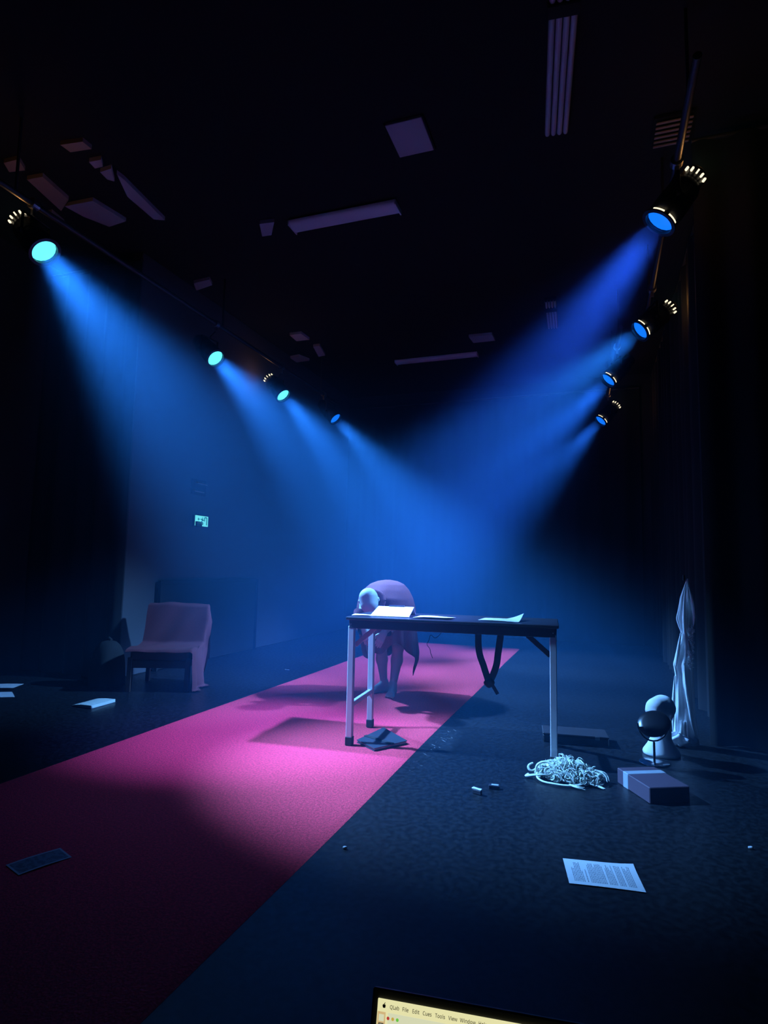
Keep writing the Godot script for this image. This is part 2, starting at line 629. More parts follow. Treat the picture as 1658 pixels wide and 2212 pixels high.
func plate(called: String, label: String, px: Array, m: Material = null) -> void:
	var poly := []
	var mid := Vector3.ZERO
	for q in px:
		poly.append(on_y(q[0], q[1], 4.86))
		mid += poly[-1]
	mid /= px.size()
	for k in poly.size(): poly[k] -= mid
	var st := new_st()
	slab(st, poly, Vector3.UP * 0.04)
	var o := obj(called, st, m if m else M.board)
	o.position = mid
	tag(o, label, "ceiling board" if called == "ceiling_board" else ("flap" if called == "ceiling_flap" else "joist"))

func batten(called: String, label: String, at: Vector3, l: float, w: float, turn: float) -> void:
	var t := thing(called, label, "light fitting", at, turn)
	var st := new_st()
	box(st, Vector3(0, -0.012, 0), Vector3(w * 0.75, 0.024, l), 0.004)
	obj("spine", st, M.ceiling_black, t)
	st = new_st()
	st.set_smooth_group(0)
	grid(st, func(u: float, v: float) -> Vector3:
		var a := PI * u
		return Vector3(-cos(a) * w * 0.5, -0.02 - 0.05 * pow(sin(a), 0.6), (v - 0.5) * l), 14, 4)
	obj("diffuser", st, M.batten_white, t)
	for s in [-1, 1]:
		st = new_st()
		box(st, Vector3(0, -0.045, s * (l * 0.5 + 0.006)), Vector3(w, 0.055, 0.014), 0.004)
		obj("end_cap", st, M.batten_white, t)

func prismatic(called: String, label: String, at: Vector3, l: float, w: float, turn: float) -> void:
	var t := thing(called, label, "light fitting", at, turn)
	var st := new_st()
	box(st, Vector3(0, -0.015, 0), Vector3(w, 0.03, l), 0.004)
	obj("tray", st, M.ceiling_black, t)
	for k in 4:
		st = new_st()
		var x := (k - 1.5) * w * 0.25
		grid(st, func(u: float, v: float) -> Vector3:
			var a := PI * u
			return Vector3(x - cos(a) * w * 0.115, -0.03 - 0.035 * sin(a), (v - 0.5) * (l - 0.02)), 10, 3)
		obj("diffuser_rib", st, M.diffuser, t)
	st = new_st()
	box(st, Vector3(0, -0.055, -l * 0.5 + l * 0.72), Vector3(w * 1.08, 0.05, 0.10), 0.006)
	obj("strap", st, M.ceiling_black, t)

# ---------------------------------------------------------------- lamps
func lamp(label: String, at: Vector3, target: Vector3, rig: Vector3, power: float, tint: Color, half: float, lens_mat: Material, leaks: bool, vents: bool, group: String) -> void:
	var t := thing("par_lamp", label, "stage lamp", at, 0.0, group)
	var d := (target - at).normalized()
	var y := -d                       # can runs back from the lens along +y
	var x := Vector3.UP.cross(y).normalized()
	var z := x.cross(y).normalized()
	var b := Basis(x, y, z)
	var xf := Transform3D(b, Vector3.ZERO)
	var R := 0.118
	# can: front collar, barrel, shoulder, rear cap
	var st := new_st()
	lathe(st, [Vector2(R - 0.012, 0.012), Vector2(R, 0.0), Vector2(R, 0.20), Vector2(R - 0.006, 0.205), Vector2(R - 0.006, 0.30), Vector2(R - 0.022, 0.34)], 28, xf)
	lathe(st, [Vector2(R - 0.012, 0.012), Vector2(R - 0.014, 0.10)], 28, xf)
	obj("can", st, M.can_black, t)
	st = new_st()
	lathe(st, [Vector2(R - 0.03, 0.335), Vector2(R - 0.034, 0.43), Vector2(R - 0.05, 0.452), Vector2(0.02, 0.458), Vector2(0.0, 0.458)], 28, xf)
	obj("rear_cap", st, M.can_black, t)
	# lens, slightly domed, with the gel frame round it
	st = new_st()
	lathe(st, [Vector2(0.0, 0.012), Vector2(R * 0.5, 0.018), Vector2(R - 0.013, 0.032)], 18, xf)
	obj("lens", st, lens_mat, t)
	st = new_st()
	lathe(st, [Vector2(R - 0.014, -0.004), Vector2(R + 0.012, -0.004), Vector2(R + 0.012, 0.008), Vector2(R - 0.014, 0.008), Vector2(R - 0.014, -0.004)], 28, xf, false)
	obj("gel_frame", st, M.can_black, t)
	var look := (EYE - at).normalized()
	var a0 := atan2(look.dot(z), look.dot(x))
	if leaks:
		for s in [-1, 1]:
			st = new_st()
			var pts := []
			for k in 5:
				var a: float = a0 + s * (0.16 + 0.17 * k)
				pts.append(xf * Vector3((R + 0.006) * cos(a), 0.016, (R + 0.006) * sin(a)))
			tube(st, pts, 0.007, 4)
			obj("light_slot", st, M.lamp_leak, t)
	if vents:
		for k in 5:
			var a := a0 + (k - 2) * 0.45
			st = new_st()
			var p := Vector3(cos(a), 0, sin(a))
			box(st, xf * (p * (R - 0.024) + Vector3(0, 0.395, 0)), Vector3(0.014, 0.03, 0.012), 0.0, b * Basis(Vector3.UP, -a))
			obj("light_vent", st, M.lamp_leak, t)
	# yoke and clamp up to the pipe
	var piv := xf * Vector3(0, 0.17, 0)
	st = new_st()
	var arm := []
	var top := rig - at + Vector3(0, -0.10, 0)
	for s in [-1, 1]:
		bar(st, piv + x * s * (R + 0.016), piv + x * s * (R + 0.016) + Vector3.UP * 0.17, 0.006, 0.028, 0.002, d)
		arm.append(piv + x * s * (R + 0.016) + Vector3.UP * 0.17)
	bar(st, arm[0], arm[1], 0.028, 0.006, 0.002)
	bar(st, (arm[0] + arm[1]) * 0.5, top, 0.02, 0.02)
	obj("yoke", st, M.can_black, t)
	for s in [-1, 1]:
		st = new_st()
		tube(st, [piv + x * s * (R + 0.004), piv + x * s * (R + 0.04)], 0.016, 10)
		obj("knob", st, M.can_black, t)
	st = new_st()
	lathe(st, [Vector2(0.028, -0.03), Vector2(0.045, -0.03), Vector2(0.045, 0.03), Vector2(0.028, 0.03), Vector2(0.028, -0.03)], 14, Transform3D(Basis(Vector3.RIGHT, PI / 2.0), rig - at), false)
	bar(st, top, rig - at + Vector3(0, -0.03, 0), 0.03, 0.03)
	obj("clamp", st, M.steel, t)
	# its light, from just in front of the lens
	var l := SpotLight3D.new()
	l.name = "beam"
	l.light_color = tint
	l.light_energy = power
	l.light_size = 0.09
	l.spot_range = 20.0
	l.spot_attenuation = 2.0
	l.spot_angle = half
	var spill := SpotLight3D.new()      # the soft field round the core of the beam
	spill.name = "field"
	spill.light_color = tint
	spill.light_energy = power * 0.013
	spill.light_size = 0.09
	spill.spot_range = 20.0
	spill.spot_attenuation = 2.0
	spill.spot_angle = half * 2.0
	spill.spot_angle_attenuation = 1.0
	spill.shadow_enabled = true
	t.add_child(spill)
	spill.transform = Transform3D(Basis.looking_at(d, Vector3.UP), d * 0.03)
	l.spot_angle_attenuation = 1.0
	l.shadow_enabled = true
	t.add_child(l)
	l.transform = Transform3D(Basis.looking_at(d, Vector3.UP), d * 0.03)
	if vents:
		# tungsten spill out of the rear vents
		var o := OmniLight3D.new()
		o.name = "vent_spill"
		o.light_color = Color(1.0, 0.70, 0.40)
		o.light_energy = 0.035
		o.light_size = 0.03
		o.omni_range = 12.0
		o.omni_attenuation = 2.0
		o.shadow_enabled = true
		t.add_child(o)
		o.position = y * 0.49

func lamps() -> void:
	var cy := lin(0.145, 0.42, 1.0)
	var bl := lin(0.12, 0.32, 1.0)
	var h := 3.8
	var rl := -4.52
	var lefts := [
		[[97, 545], Vector3(-0.9, 0, -3.8), LEFT_POWER, "black stage lamp with bright cyan lens, first on the left pipe", true],
		[[466, 775], Vector3(-0.3, 0, -5.3), LEFT_POWER, "black stage lamp with bright cyan lens, second on the left pipe", false],
		[[612, 855], Vector3(-0.8, 0, -7.2), LEFT_POWER * 0.8, "black stage lamp with bright cyan lens and glowing rear vents, third on the left pipe", true],
		[[725, 905], Vector3(-0.5, 0, -8.8), LEFT_POWER * 0.8, "black stage lamp with dim ring-lit lens, last on the left pipe", false],
	]
	for q in lefts:
		var p := on_y(q[0][0], q[0][1], h)
		lamp(q[3], p, q[1], Vector3(-4.42, 4.25, p.z), q[2], cy, 18.0 if q[0][0] == 97 else 17.0, M.lamp_lens_blue if q[0][0] == 725 else M.lamp_lens_cyan, false, q[4], "")
	var rights := [
		[[1422, 482], Vector3(-2.3, 0, -4.1), RIGHT_POWER, "black stage lamp with deep blue lens, first on the right pipe above the gown", true, true, lin(0.15, 0.22, 1.0)],
		[[1380, 715], Vector3(-4.0, 0, -5.1), RIGHT_POWER * 0.85, "black stage lamp with cyan-blue lens, second on the right pipe", true, true, cy],
		[[1312, 822], Vector3(-3.3, 0, -6.8), RIGHT_POWER, "black stage lamp with two warm slots above its lens, on the inner right pipe", true, false, bl],
		[[1296, 910], Vector3(-3.2, 0, -8.8), RIGHT_POWER * 0.8, "black stage lamp with glowing rear vents, farthest on the inner right pipe", true, true, bl],
	]
	for q in rights:
		var p := on_y(q[0][0], q[0][1], h)
		lamp(q[3], p, q[1], Vector3(0.595 if p.z > -7.4 else lerpf(0.325, 0.21, (-7.6 - p.z) / 3.5), 4.25, p.z), q[2], q[6], 15.5 if q[0][0] == 1422 else 17.0, M.lamp_lens_blue, q[4], q[5], "")
	# pipes they hang from
	pipe("long black lighting pipe above the left edge of the runner", Vector3(-4.42, 4.25, -2.6), Vector3(-4.42, 4.25, -9.8))
	pipe("black lighting pipe over the hanging gown, carrying two lamps", Vector3(0.595, 4.25, -3.6), Vector3(0.595, 4.25, -7.3))
	pipe("black lighting pipe at the far right, carrying two lamps", Vector3(0.325, 4.25, -7.6), Vector3(0.21, 4.25, -11.1))

func pipe(label: String, a: Vector3, b: Vector3) -> void:
	var t := thing("lighting_pipe", label, "pipe", a)
	var st := new_st()
	tube(st, [Vector3.ZERO, b - a], 0.026, 12)
	obj("tube", st, M.pipe, t)
	for k in 3:
		var p := (b - a) * (0.1 + 0.4 * k)
		st = new_st()
		bar(st, p + Vector3(0, 0.02, 0), p + Vector3(0, 0.65, 0), 0.02, 0.02)
		obj("hanger", st, M.pipe, t)

# ---------------------------------------------------------------- the table
const TABLE_TURN := 0.0718
const TABLE_AT := Vector3(-0.984, 0, -4.335)
const TABLE_TOP := 0.905

func table_to_world(v: Vector3) -> Vector3:
	return TABLE_AT + Basis(Vector3.UP, TABLE_TURN) * v

func work_table() -> void:
	var t := thing("work_table", "tall folding work table with black top and silver square legs", "table", TABLE_AT, TABLE_TURN)
	var hx := 0.695
	var hz := 0.255
	var st := new_st()
	box(st, Vector3(0, TABLE_TOP - 0.011, 0), Vector3(2 * hx + 0.075, 0.022, 2 * hz + 0.07), 0.004)
	obj("tabletop", st, M.table_black, t)
	for s in [-1, 1]:
		st = new_st()
		bar(st, Vector3(-hx - 0.015, TABLE_TOP - 0.052, s * (hz + 0.012)), Vector3(hx + 0.015, TABLE_TOP - 0.052, s * (hz + 0.012)), 0.06, 0.022, 0.003, Vector3(0, 0, 1))
		obj("rail", st, M.table_rail, t)
		st = new_st()
		bar(st, Vector3(s * (hx + 0.012), TABLE_TOP - 0.052, -hz), Vector3(s * (hx + 0.012), TABLE_TOP - 0.052, hz), 0.06, 0.022, 0.003, Vector3(1, 0, 0))
		obj("rail", st, M.table_rail, t)
	for sx in [-1, 1]:
		for sz in [-1, 1]:
			var p := Vector3(sx * hx, 0, sz * hz)
			st = new_st()
			box(st, p + Vector3(0, 0.44, 0), Vector3(0.044, 0.80, 0.044), 0.004)
			var leg := obj("leg", st, M.leg_silver, t)
			st = new_st()
			var lift := 0.0095 if sx < 0 else 0.0
			box(st, p + Vector3(0, 0.035 + lift * 0.5, 0), Vector3(0.052, 0.07 - lift, 0.052), 0.005)
			obj("rubber_foot", st, M.rubber, leg)
			st = new_st()
			box(st, p + Vector3(0, TABLE_TOP - 0.052, sz * 0.024), Vector3(0.008, 0.008, 0.006), 0.002)
			obj("bolt", st, M.steel, leg)
		# H stretcher between the two legs of this end
		st = new_st()
		bar(st, Vector3(sx * hx, 0.285, -hz + 0.02), Vector3(sx * hx, 0.285, hz - 0.02), 0.03, 0.035, 0.003)
		obj("stretcher", st, M.leg_silver, t)
		# folding stay down to the leg
		st = new_st()
		bar(st, Vector3(sx * (hx - 0.165), TABLE_TOP - 0.078, 0.225), Vector3(sx * (hx - 0.018), TABLE_TOP - 0.205, 0.225), 0.034, 0.012, 0.003, Vector3(0, 0, 1))
		bar(st, Vector3(sx * (hx - 0.185), TABLE_TOP - 0.079, 0.225), Vector3(sx * (hx - 0.12), TABLE_TOP - 0.079, 0.225), 0.012, 0.03, 0.002, Vector3(0, 0, 1))
		obj("folding_stay", st, M.leg_silver if sx < 0 else M.table_rail, t)

func table_things() -> void:
	var y := TABLE_TOP
	# propped white folder with clip
	var t := thing("display_folder", "pale folder propped up as a slope on the black table, nearest the bent figure", "folder", table_to_world(Vector3(-0.452, y, 0.03)), TABLE_TURN + 0.05)
	var st := new_st()
	var w := 0.145
	slab(st, [Vector3(-w, 0.004, 0.13), Vector3(w, 0.004, 0.13), Vector3(w - 0.003, 0.062, -0.10), Vector3(-w + 0.012, 0.062, -0.10)], Vector3(0, -0.004, -0.003))
	obj("board", st, M.paper, t)
	st = new_st()
	slab(st, [Vector3(-w + 0.012, 0.058, -0.10), Vector3(w - 0.003, 0.058, -0.10), Vector3(w - 0.003, 0.0, -0.17), Vector3(-w + 0.012, 0.0, -0.17)], Vector3(0, 0.0, -0.004))
	obj("back_flap", st, M.paper, t)
	st = new_st()
	box(st, Vector3(0.01, 0.065, -0.10), Vector3(0.12, 0.012, 0.016), 0.003)
	obj("clip", st, M.folder_dark, t)
	# sheets
	var flat := func(u: float, v: float) -> float: return 0.002 + 0.003 * sin(3.0 * u + 2.0 * v)
	paper_on_table("paper_sheet", "loose white sheet at the left end of the table beside the propped folder", Vector3(-0.635, y, 0.10), 0.20, 0.13, 0.1, flat)
	paper_on_table("paper_sheet", "white sheets lying flat in the middle of the table", Vector3(-0.125, y, 0.09), 0.27, 0.21, -0.05, func(u: float, v: float) -> float: return 0.004 + 0.012 * u * (1.0 - v) + 0.003 * sin(5.0 * u))
	paper_on_table("paper_sheet", "white sheet with a curled-up corner towards the right end of the table", Vector3(0.345, y, 0.06), 0.28, 0.21, -0.12, func(u: float, v: float) -> float: return 0.003 + 0.045 * pow(maxf(0.0, u * 1.3 + (v - 1.0) * 0.55 - 0.72), 1.4) * 2.2 + 0.002 * sin(4.0 * u))
	# hanging black strap, knotted at the bottom
	t = thing("strap_loop", "black webbing strap hanging knotted in a V under the table", "strap", table_to_world(Vector3(0.265, 0, 0.10)), TABLE_TURN)
	for s in [-1, 1]:
		st = new_st()
		var x0 := -0.075 if s < 0 else 0.085
		ribbon(st, [Vector3(x0, y - 0.05, 0.0), Vector3(x0 + (0.005 if s < 0 else -0.02), 0.70, 0.01), Vector3(-0.035 if s < 0 else 0.045, 0.58, 0.0), Vector3(0.0, 0.475, 0.0)], 0.046)
		obj("webbing", st, M.strap, t)
	st = new_st()
	flesh(st, [[Vector3(-0.02, 0.475, 0), Vector3(0.025, 0.48, 0.01), 0.018, 0.016, 0.02], [Vector3(0.0, 0.46, 0), Vector3(0.01, 0.49, 0), 0.02, 0.018, 0.02]], 0.006)
	obj("knot", st, M.strap, t)
	st = new_st()
	ribbon(st, [Vector3(0.01, 0.475, 0.012), Vector3(0.03, 0.455, 0.015), Vector3(0.06, 0.405, 0.01)], 0.024)
	obj("loose_end", st, M.strap, t)
	# thin loose wire
	st = new_st()
	var wire := []
	for p in [[960, 1358], [952, 1368], [940, 1378], [930, 1372], [926, 1383], [922, 1392], [928, 1402], [930, 1412], [934, 1422]]:
		wire.append(on_z(p[0], p[1], -4.28))
	var c := Curve3D.new()
	for k in wire.size():
		var tan: Vector3 = (wire[mini(k + 1, wire.size() - 1)] - wire[maxi(k - 1, 0)]) * 0.2
		c.add_point(wire[k], -tan, tan)
	var pts := []
	for p in c.tessellate(4, 6): pts.append(p - wire[0])
	tube(st, pts, 0.0022, 5)
	var o := obj("loose_wire", st, M.strap)
	o.position = wire[0]
	tag(o, "thin crinkled wire dangling from under the table", "wire")

func ribbon(st: SurfaceTool, pts: Array, w: float) -> void:
	var c := Curve3D.new()
	for k in pts.size():
		var tan: Vector3 = (pts[mini(k + 1, pts.size() - 1)] - pts[maxi(k - 1, 0)]) * 0.22
		c.add_point(pts[k], -tan, tan)
	var p := c.tessellate_even_length(4, 0.02)
	for k in p.size() - 1:
		var d := p[k + 1] - p[k]
		bar(st, p[k] - d * 0.06, p[k + 1] + d * 0.06, w, 0.003, 0.001, Vector3(0, 0, 1))

func paper_on_table(called: String, label: String, at: Vector3, w: float, d: float, turn: float, bend: Callable) -> void:
	var st := new_st()
	sheet(st, [Vector3(-w / 2, 0, d / 2), Vector3(w / 2, 0, d / 2), Vector3(w / 2, 0, -d / 2), Vector3(-w / 2, 0, -d / 2)], bend, 14, 0.001, false)
	var o := obj(called, st, M.paper)
	o.position = table_to_world(at)
	o.rotation.y = TABLE_TURN + turn
	tag(o, label, "paper")

# ---------------------------------------------------------------- the bent figure
func person() -> void:
	var at := Vector3(-1.985, 0.0145, -5.74)
	var t := thing("person", "bald barefoot person in a plum robe bending right over behind the table", "person", at, atan2(1.985, 5.74))
	var b := []
	var V := func(x: float, y: float, z: float) -> Vector3: return Vector3(x, y, z)
	# legs: right-hand one in view steps forward
	var hipA: Vector3 = V.call(0.11, 0.86, -0.16)
	var kneeA: Vector3 = V.call(0.115, 0.47, 0.03)
	var ankA: Vector3 = V.call(0.070, 0.085, 0.02)
	var hipB: Vector3 = V.call(-0.05, 0.86, -0.20)
	var kneeB: Vector3 = V.call(-0.055, 0.46, -0.02)
	var ankB: Vector3 = V.call(-0.020, 0.085, -0.13)
	b += [[hipA, kneeA, 0.085, 0.056, 0.04], [hipB, kneeB, 0.085, 0.056, 0.04]]
	b += [[kneeA, V.call(0.105, 0.33, -0.015), 0.054, 0.056, 0.03], [V.call(0.105, 0.33, -0.015), ankA, 0.056, 0.034, 0.03]]
	b += [[kneeB, V.call(-0.045, 0.33, -0.075), 0.054, 0.056, 0.03], [V.call(-0.045, 0.33, -0.075), ankB, 0.056, 0.034, 0.03]]
	# spine, shoulders, neck
	b += [[hipA, hipB, 0.11, 0.11, 0.06], [V.call(0.03, 0.90, -0.20), V.call(0.0, 0.96, 0.02), 0.13, 0.13, 0.06], [V.call(0.0, 0.96, 0.02), V.call(-0.08, 0.93, 0.20), 0.13, 0.11, 0.06]]
	var shA: Vector3 = V.call(0.07, 0.92, 0.17)
	var shB: Vector3 = V.call(-0.21, 0.91, 0.16)
	b += [[shA, shB, 0.065, 0.065, 0.05], [V.call(-0.10, 0.93, 0.24), V.call(-0.155, 0.925, 0.40), 0.058, 0.055, 0.03]]
	# arms hanging in towards the shins
	var elA: Vector3 = V.call(0.07, 0.73, 0.33)
	var elB: Vector3 = V.call(-0.27, 0.71, 0.27)
	var wrA: Vector3 = V.call(-0.025, 0.645, 0.43)
	var wrB: Vector3 = V.call(-0.205, 0.665, 0.42)
	b += [[shA, elA, 0.05, 0.04, 0.03], [elA, wrA, 0.038, 0.026, 0.02], [shB, elB, 0.05, 0.04, 0.03], [elB, wrB, 0.038, 0.026, 0.02]]
	var st := new_st()
	flesh(st, b, 0.013)
	# feet with toes
	foot(st, ankA, Vector3(-0.22, 0, 1).normalized(), 1)
	foot(st, ankB, Vector3(-0.85, 0, 0.55).normalized(), -1)
	hand(st, wrA, V.call(-0.055, 0.585, 0.445), 1)
	hand(st, wrB, V.call(-0.185, 0.590, 0.435), -1)
	head(st, V.call(-0.172, 0.935, 0.455), V.call(-0.10, 0.34, 0.93).normalized(), V.call(0.12, -0.93, 0.35).normalized())
	obj("body", st, M.skin, t)
	robe(t, [elA, wrA, elB, wrB, shA, shB])

func foot(st: SurfaceTool, ankle: Vector3, dir: Vector3, inner: int) -> void:
	var side := dir.cross(Vector3.UP)
	var a := Vector3(ankle.x, 0, ankle.z)
	var b := []
	b.append([ankle + Vector3(0, 0.03, 0), a - dir * 0.035 + Vector3(0, 0.034, 0), 0.036, 0.034, 0.025])
	b.append([ankle, a + dir * 0.12 + Vector3(0, 0.030, 0), 0.034, 0.024, 0.03])
	b.append([a - dir * 0.03 + Vector3(0, 0.026, 0), a + dir * 0.13 + side * 0.022 + Vector3(0, 0.020, 0), 0.028, 0.020, 0.02])
	b.append([a + dir * 0.02 + Vector3(0, 0.024, 0), a + dir * 0.13 - side * 0.022 + Vector3(0, 0.020, 0), 0.024, 0.020, 0.02])
	for k in 5:
		var s := (k - 2) * 0.0165 * inner
		var r := 0.0125 if k == 0 else 0.0088
		var l := 0.185 - 0.010 * k if k > 0 else 0.188
		b.append([a + dir * 0.135 + side * s * 1.05 + Vector3(0, 0.018, 0), a + dir * l + side * s * 1.15 + Vector3(0, r + 0.001, 0), r, r * 0.95, 0.004])
	flesh(st, b, 0.0055)

func hand(st: SurfaceTool, wrist: Vector3, knuckles: Vector3, inner: int) -> void:
	var d := (knuckles - wrist).normalized()
	var side := d.cross(Vector3(0, 0, 1)).normalized()
	var palm_n := side.cross(d).normalized()
	var b := []
	b.append([wrist - d * 0.02, wrist + d * 0.015, 0.026, 0.026, 0.015])
	for s in [-1, 0, 1]:
		b.append([wrist + side * s * 0.012, wrist + d * 0.075 + side * s * 0.022, 0.020, 0.015, 0.012])
	var lens := [0.068, 0.078, 0.072, 0.056]
	for k in 4:
		var o := (k - 1.5) * 0.0185
		var p := wrist + d * 0.078 + side * o
		var q: Vector3 = p + d * lens[k] * 0.42 - palm_n * 0.012
		var e: Vector3 = q + (d - palm_n * 0.9).normalized() * lens[k] * 0.55
		b.append([p, q, 0.0098, 0.0090, 0.005])
		b.append([q, e, 0.0090, 0.0075, 0.004])
	var th := wrist + d * 0.025 + side * 0.026 * inner
	b.append([th, th + (d + side * inner * 0.8).normalized() * 0.04, 0.014, 0.011, 0.01])
	b.append([th + (d + side * inner * 0.8).normalized() * 0.04, th + (d + side * inner * 0.8).normalized() * 0.04 + (d - palm_n * 0.4).normalized() * 0.03, 0.011, 0.009, 0.005])
	flesh(st, b, 0.0042)

func head(st: SurfaceTool, c: Vector3, crown: Vector3, face: Vector3) -> void:
	face = (face - crown * face.dot(crown)).normalized()
	var side := crown.cross(face).normalized()
	var L := func(x: float, y: float, z: float) -> Vector3: return c + side * x + crown * y + face * z
	var b := []
	b.append([L.call(0, 0.022, -0.028), L.call(0, 0.018, 0.035), 0.088, 0.080, 0.03])     # cranium
	b.append([L.call(0, -0.02, 0.02), L.call(0, -0.095, 0.045), 0.070, 0.042, 0.035])       # face to chin
	b.append([L.call(-0.035, -0.055, 0.01), L.call(0.035, -0.055, 0.01), 0.044, 0.044, 0.03]) # jaw
	b.append([L.call(-0.035, 0.008, 0.088), L.call(0.035, 0.008, 0.088), 0.016, 0.016, 0.02]) # brow
	b.append([L.call(0, -0.006, 0.098), L.call(0, -0.045, 0.122), 0.008, 0.013, 0.012])       # nose
	b.append([L.call(-0.02, -0.073, 0.096), L.call(0.02, -0.073, 0.096), 0.009, 0.009, 0.01]) # lips
	b.append([L.call(-0.02, -0.083, 0.093), L.call(0.02, -0.083, 0.093), 0.009, 0.009, 0.006])
	b.append([L.call(0, -0.06, -0.02), L.call(0, -0.13, -0.05), 0.055, 0.056, 0.03])          # neck
	for s in [-1, 1]:
		b.append([L.call(s * 0.030, -0.012, 0.104), L.call(s * 0.034, -0.012, 0.104), 0.014, 0.014, 0.008, 1])
		b.append([L.call(s * 0.031, -0.013, 0.088), L.call(s * 0.032, -0.013, 0.088), 0.012, 0.012, 0.003])
		for k in 5:
			var a := -0.6 + k * 0.75
			b.append([L.call(s * 0.088, -0.012 + 0.026 * cos(a), -0.004 - 0.017 * sin(a)), L.call(s * 0.092, -0.012 + 0.026 * cos(a + 0.75), -0.004 - 0.017 * sin(a + 0.75)), 0.0065, 0.0065, 0.008])
		b.append([L.call(s * 0.080, -0.012, 0.0), L.call(s * 0.087, -0.02, -0.006), 0.014, 0.009, 0.01])
	flesh(st, b, 0.0052)

func robe(t: Node3D, arms: Array) -> void:
	# hangs off the arched back like a dome, hem falling in points
	var rows := [   # height, left, right, front, back
		[1.128, -0.02, 0.02, 0.04, -0.04], [1.115, -0.10, 0.10, 0.12, -0.13], [1.085, -0.175, 0.165, 0.20, -0.21], [1.03, -0.235, 0.215, 0.27, -0.275],
		[0.95, -0.285, 0.252, 0.345, -0.315], [0.85, -0.305, 0.275, 0.35, -0.335], [0.75, -0.302, 0.284, 0.325, -0.335], [0.62, -0.275, 0.292, 0.27, -0.325], [0.48, -0.245, 0.305, 0.225, -0.31], [0.33, -0.215, 0.318, 0.21, -0.29], [0.10, -0.19, 0.27, 0.20, -0.27]]
	var wide := func(y: float) -> Array:
		for k in rows.size() - 1:
			if y <= rows[k][0] and y >= rows[k + 1][0]:
				var f: float = (rows[k][0] - y) / (rows[k][0] - rows[k + 1][0])
				var o := []
				for j in range(1, 5): o.append(lerpf(rows[k][j], rows[k + 1][j], f))
				return o
		return [rows[-1][1], rows[-1][2], rows[-1][3], rows[-1][4]]
	var st := new_st()
	var fn := func(u: float, v: float) -> Vector3:
		var a := TAU * u                     # 0 = right in view, a quarter = towards the viewer
		# hem height round the figure: tail on the right, shorter in front, point on the left
		var hem := 0.47 + 0.05 * sin(5.0 * a + 1.0)
		hem -= 0.30 * exp(-pow(wrapf(a - 0.10, -PI, PI) / 0.22, 2.0))
		hem -= 0.07 * exp(-pow(wrapf(a - 0.32, -PI, PI) / 0.35, 2.0))
		hem -= 0.17 * exp(-pow(wrapf(a - 2.75, -PI, PI) / 0.30, 2.0))
		hem -= 0.10 * exp(-pow(wrapf(a + PI / 2.0, -PI, PI) / 0.9, 2.0))
		var s := pow(v, 1.25)
		var y := lerpf(1.128, hem, s)
		var w: Array = wide.call(y)
		var cx: float = (w[0] + w[1]) * 0.5
		var cz: float = (w[2] + w[3]) * 0.5
		var rx: float = (w[1] - w[0]) * 0.5
		var rz: float = (w[2] - w[3]) * 0.5
		var drop := clampf((1.0 - y) / 0.6, 0.0, 1.0)
		var fold := 1.0 + drop * (0.055 * sin(9.0 * a + 1.4 * sin(2.0 * a) + 1.5 * y) + 0.03 * sin(17.0 * a + 3.0 * y))
		fold += 0.022 * sin(6.0 * a + 9.0 * y) * (1.0 - drop) * minf(1.0, v * 4.0)
		var tip := clampf((0.42 - y) / 0.25, 0.0, 1.0)
		return Vector3(cx + rx * cos(a) * fold * (1.0 - 0.12 * tip), y + 0.010 * v * sin(4.0 * a + 7.0 * y), cz + rz * sin(a) * fold)
	grid(st, fn, 120, 46)
	var shell := obj("robe", st, M.robe, t)
	# sleeves end at the wrists, collar sits round the neck
	for k in 2:
		st = new_st()
		var el: Vector3 = arms[k * 2]
		var wr: Vector3 = arms[k * 2 + 1]
		var sh: Vector3 = arms[4 + k]
		tube(st, [sh.lerp(el, 0.5), el.lerp(sh, 0.15), el, el.lerp(wr, 0.45), el.lerp(wr, 0.8)], [0.085, 0.075, 0.066, 0.058, 0.064], 14, false)
		obj("sleeve", st, M.robe, shell)
	st = new_st()
	var pts := []
	for k in 15:
		var a := TAU * k / 14.0
		pts.append(Vector3(-0.135, 0.935, 0.335) + Vector3(0.098 * cos(a), 0.085 * sin(a), 0.02 * cos(a) - 0.02 * sin(a)))
	tube(st, pts, 0.026, 8, false)
	obj("collar", st, M.robe, shell)

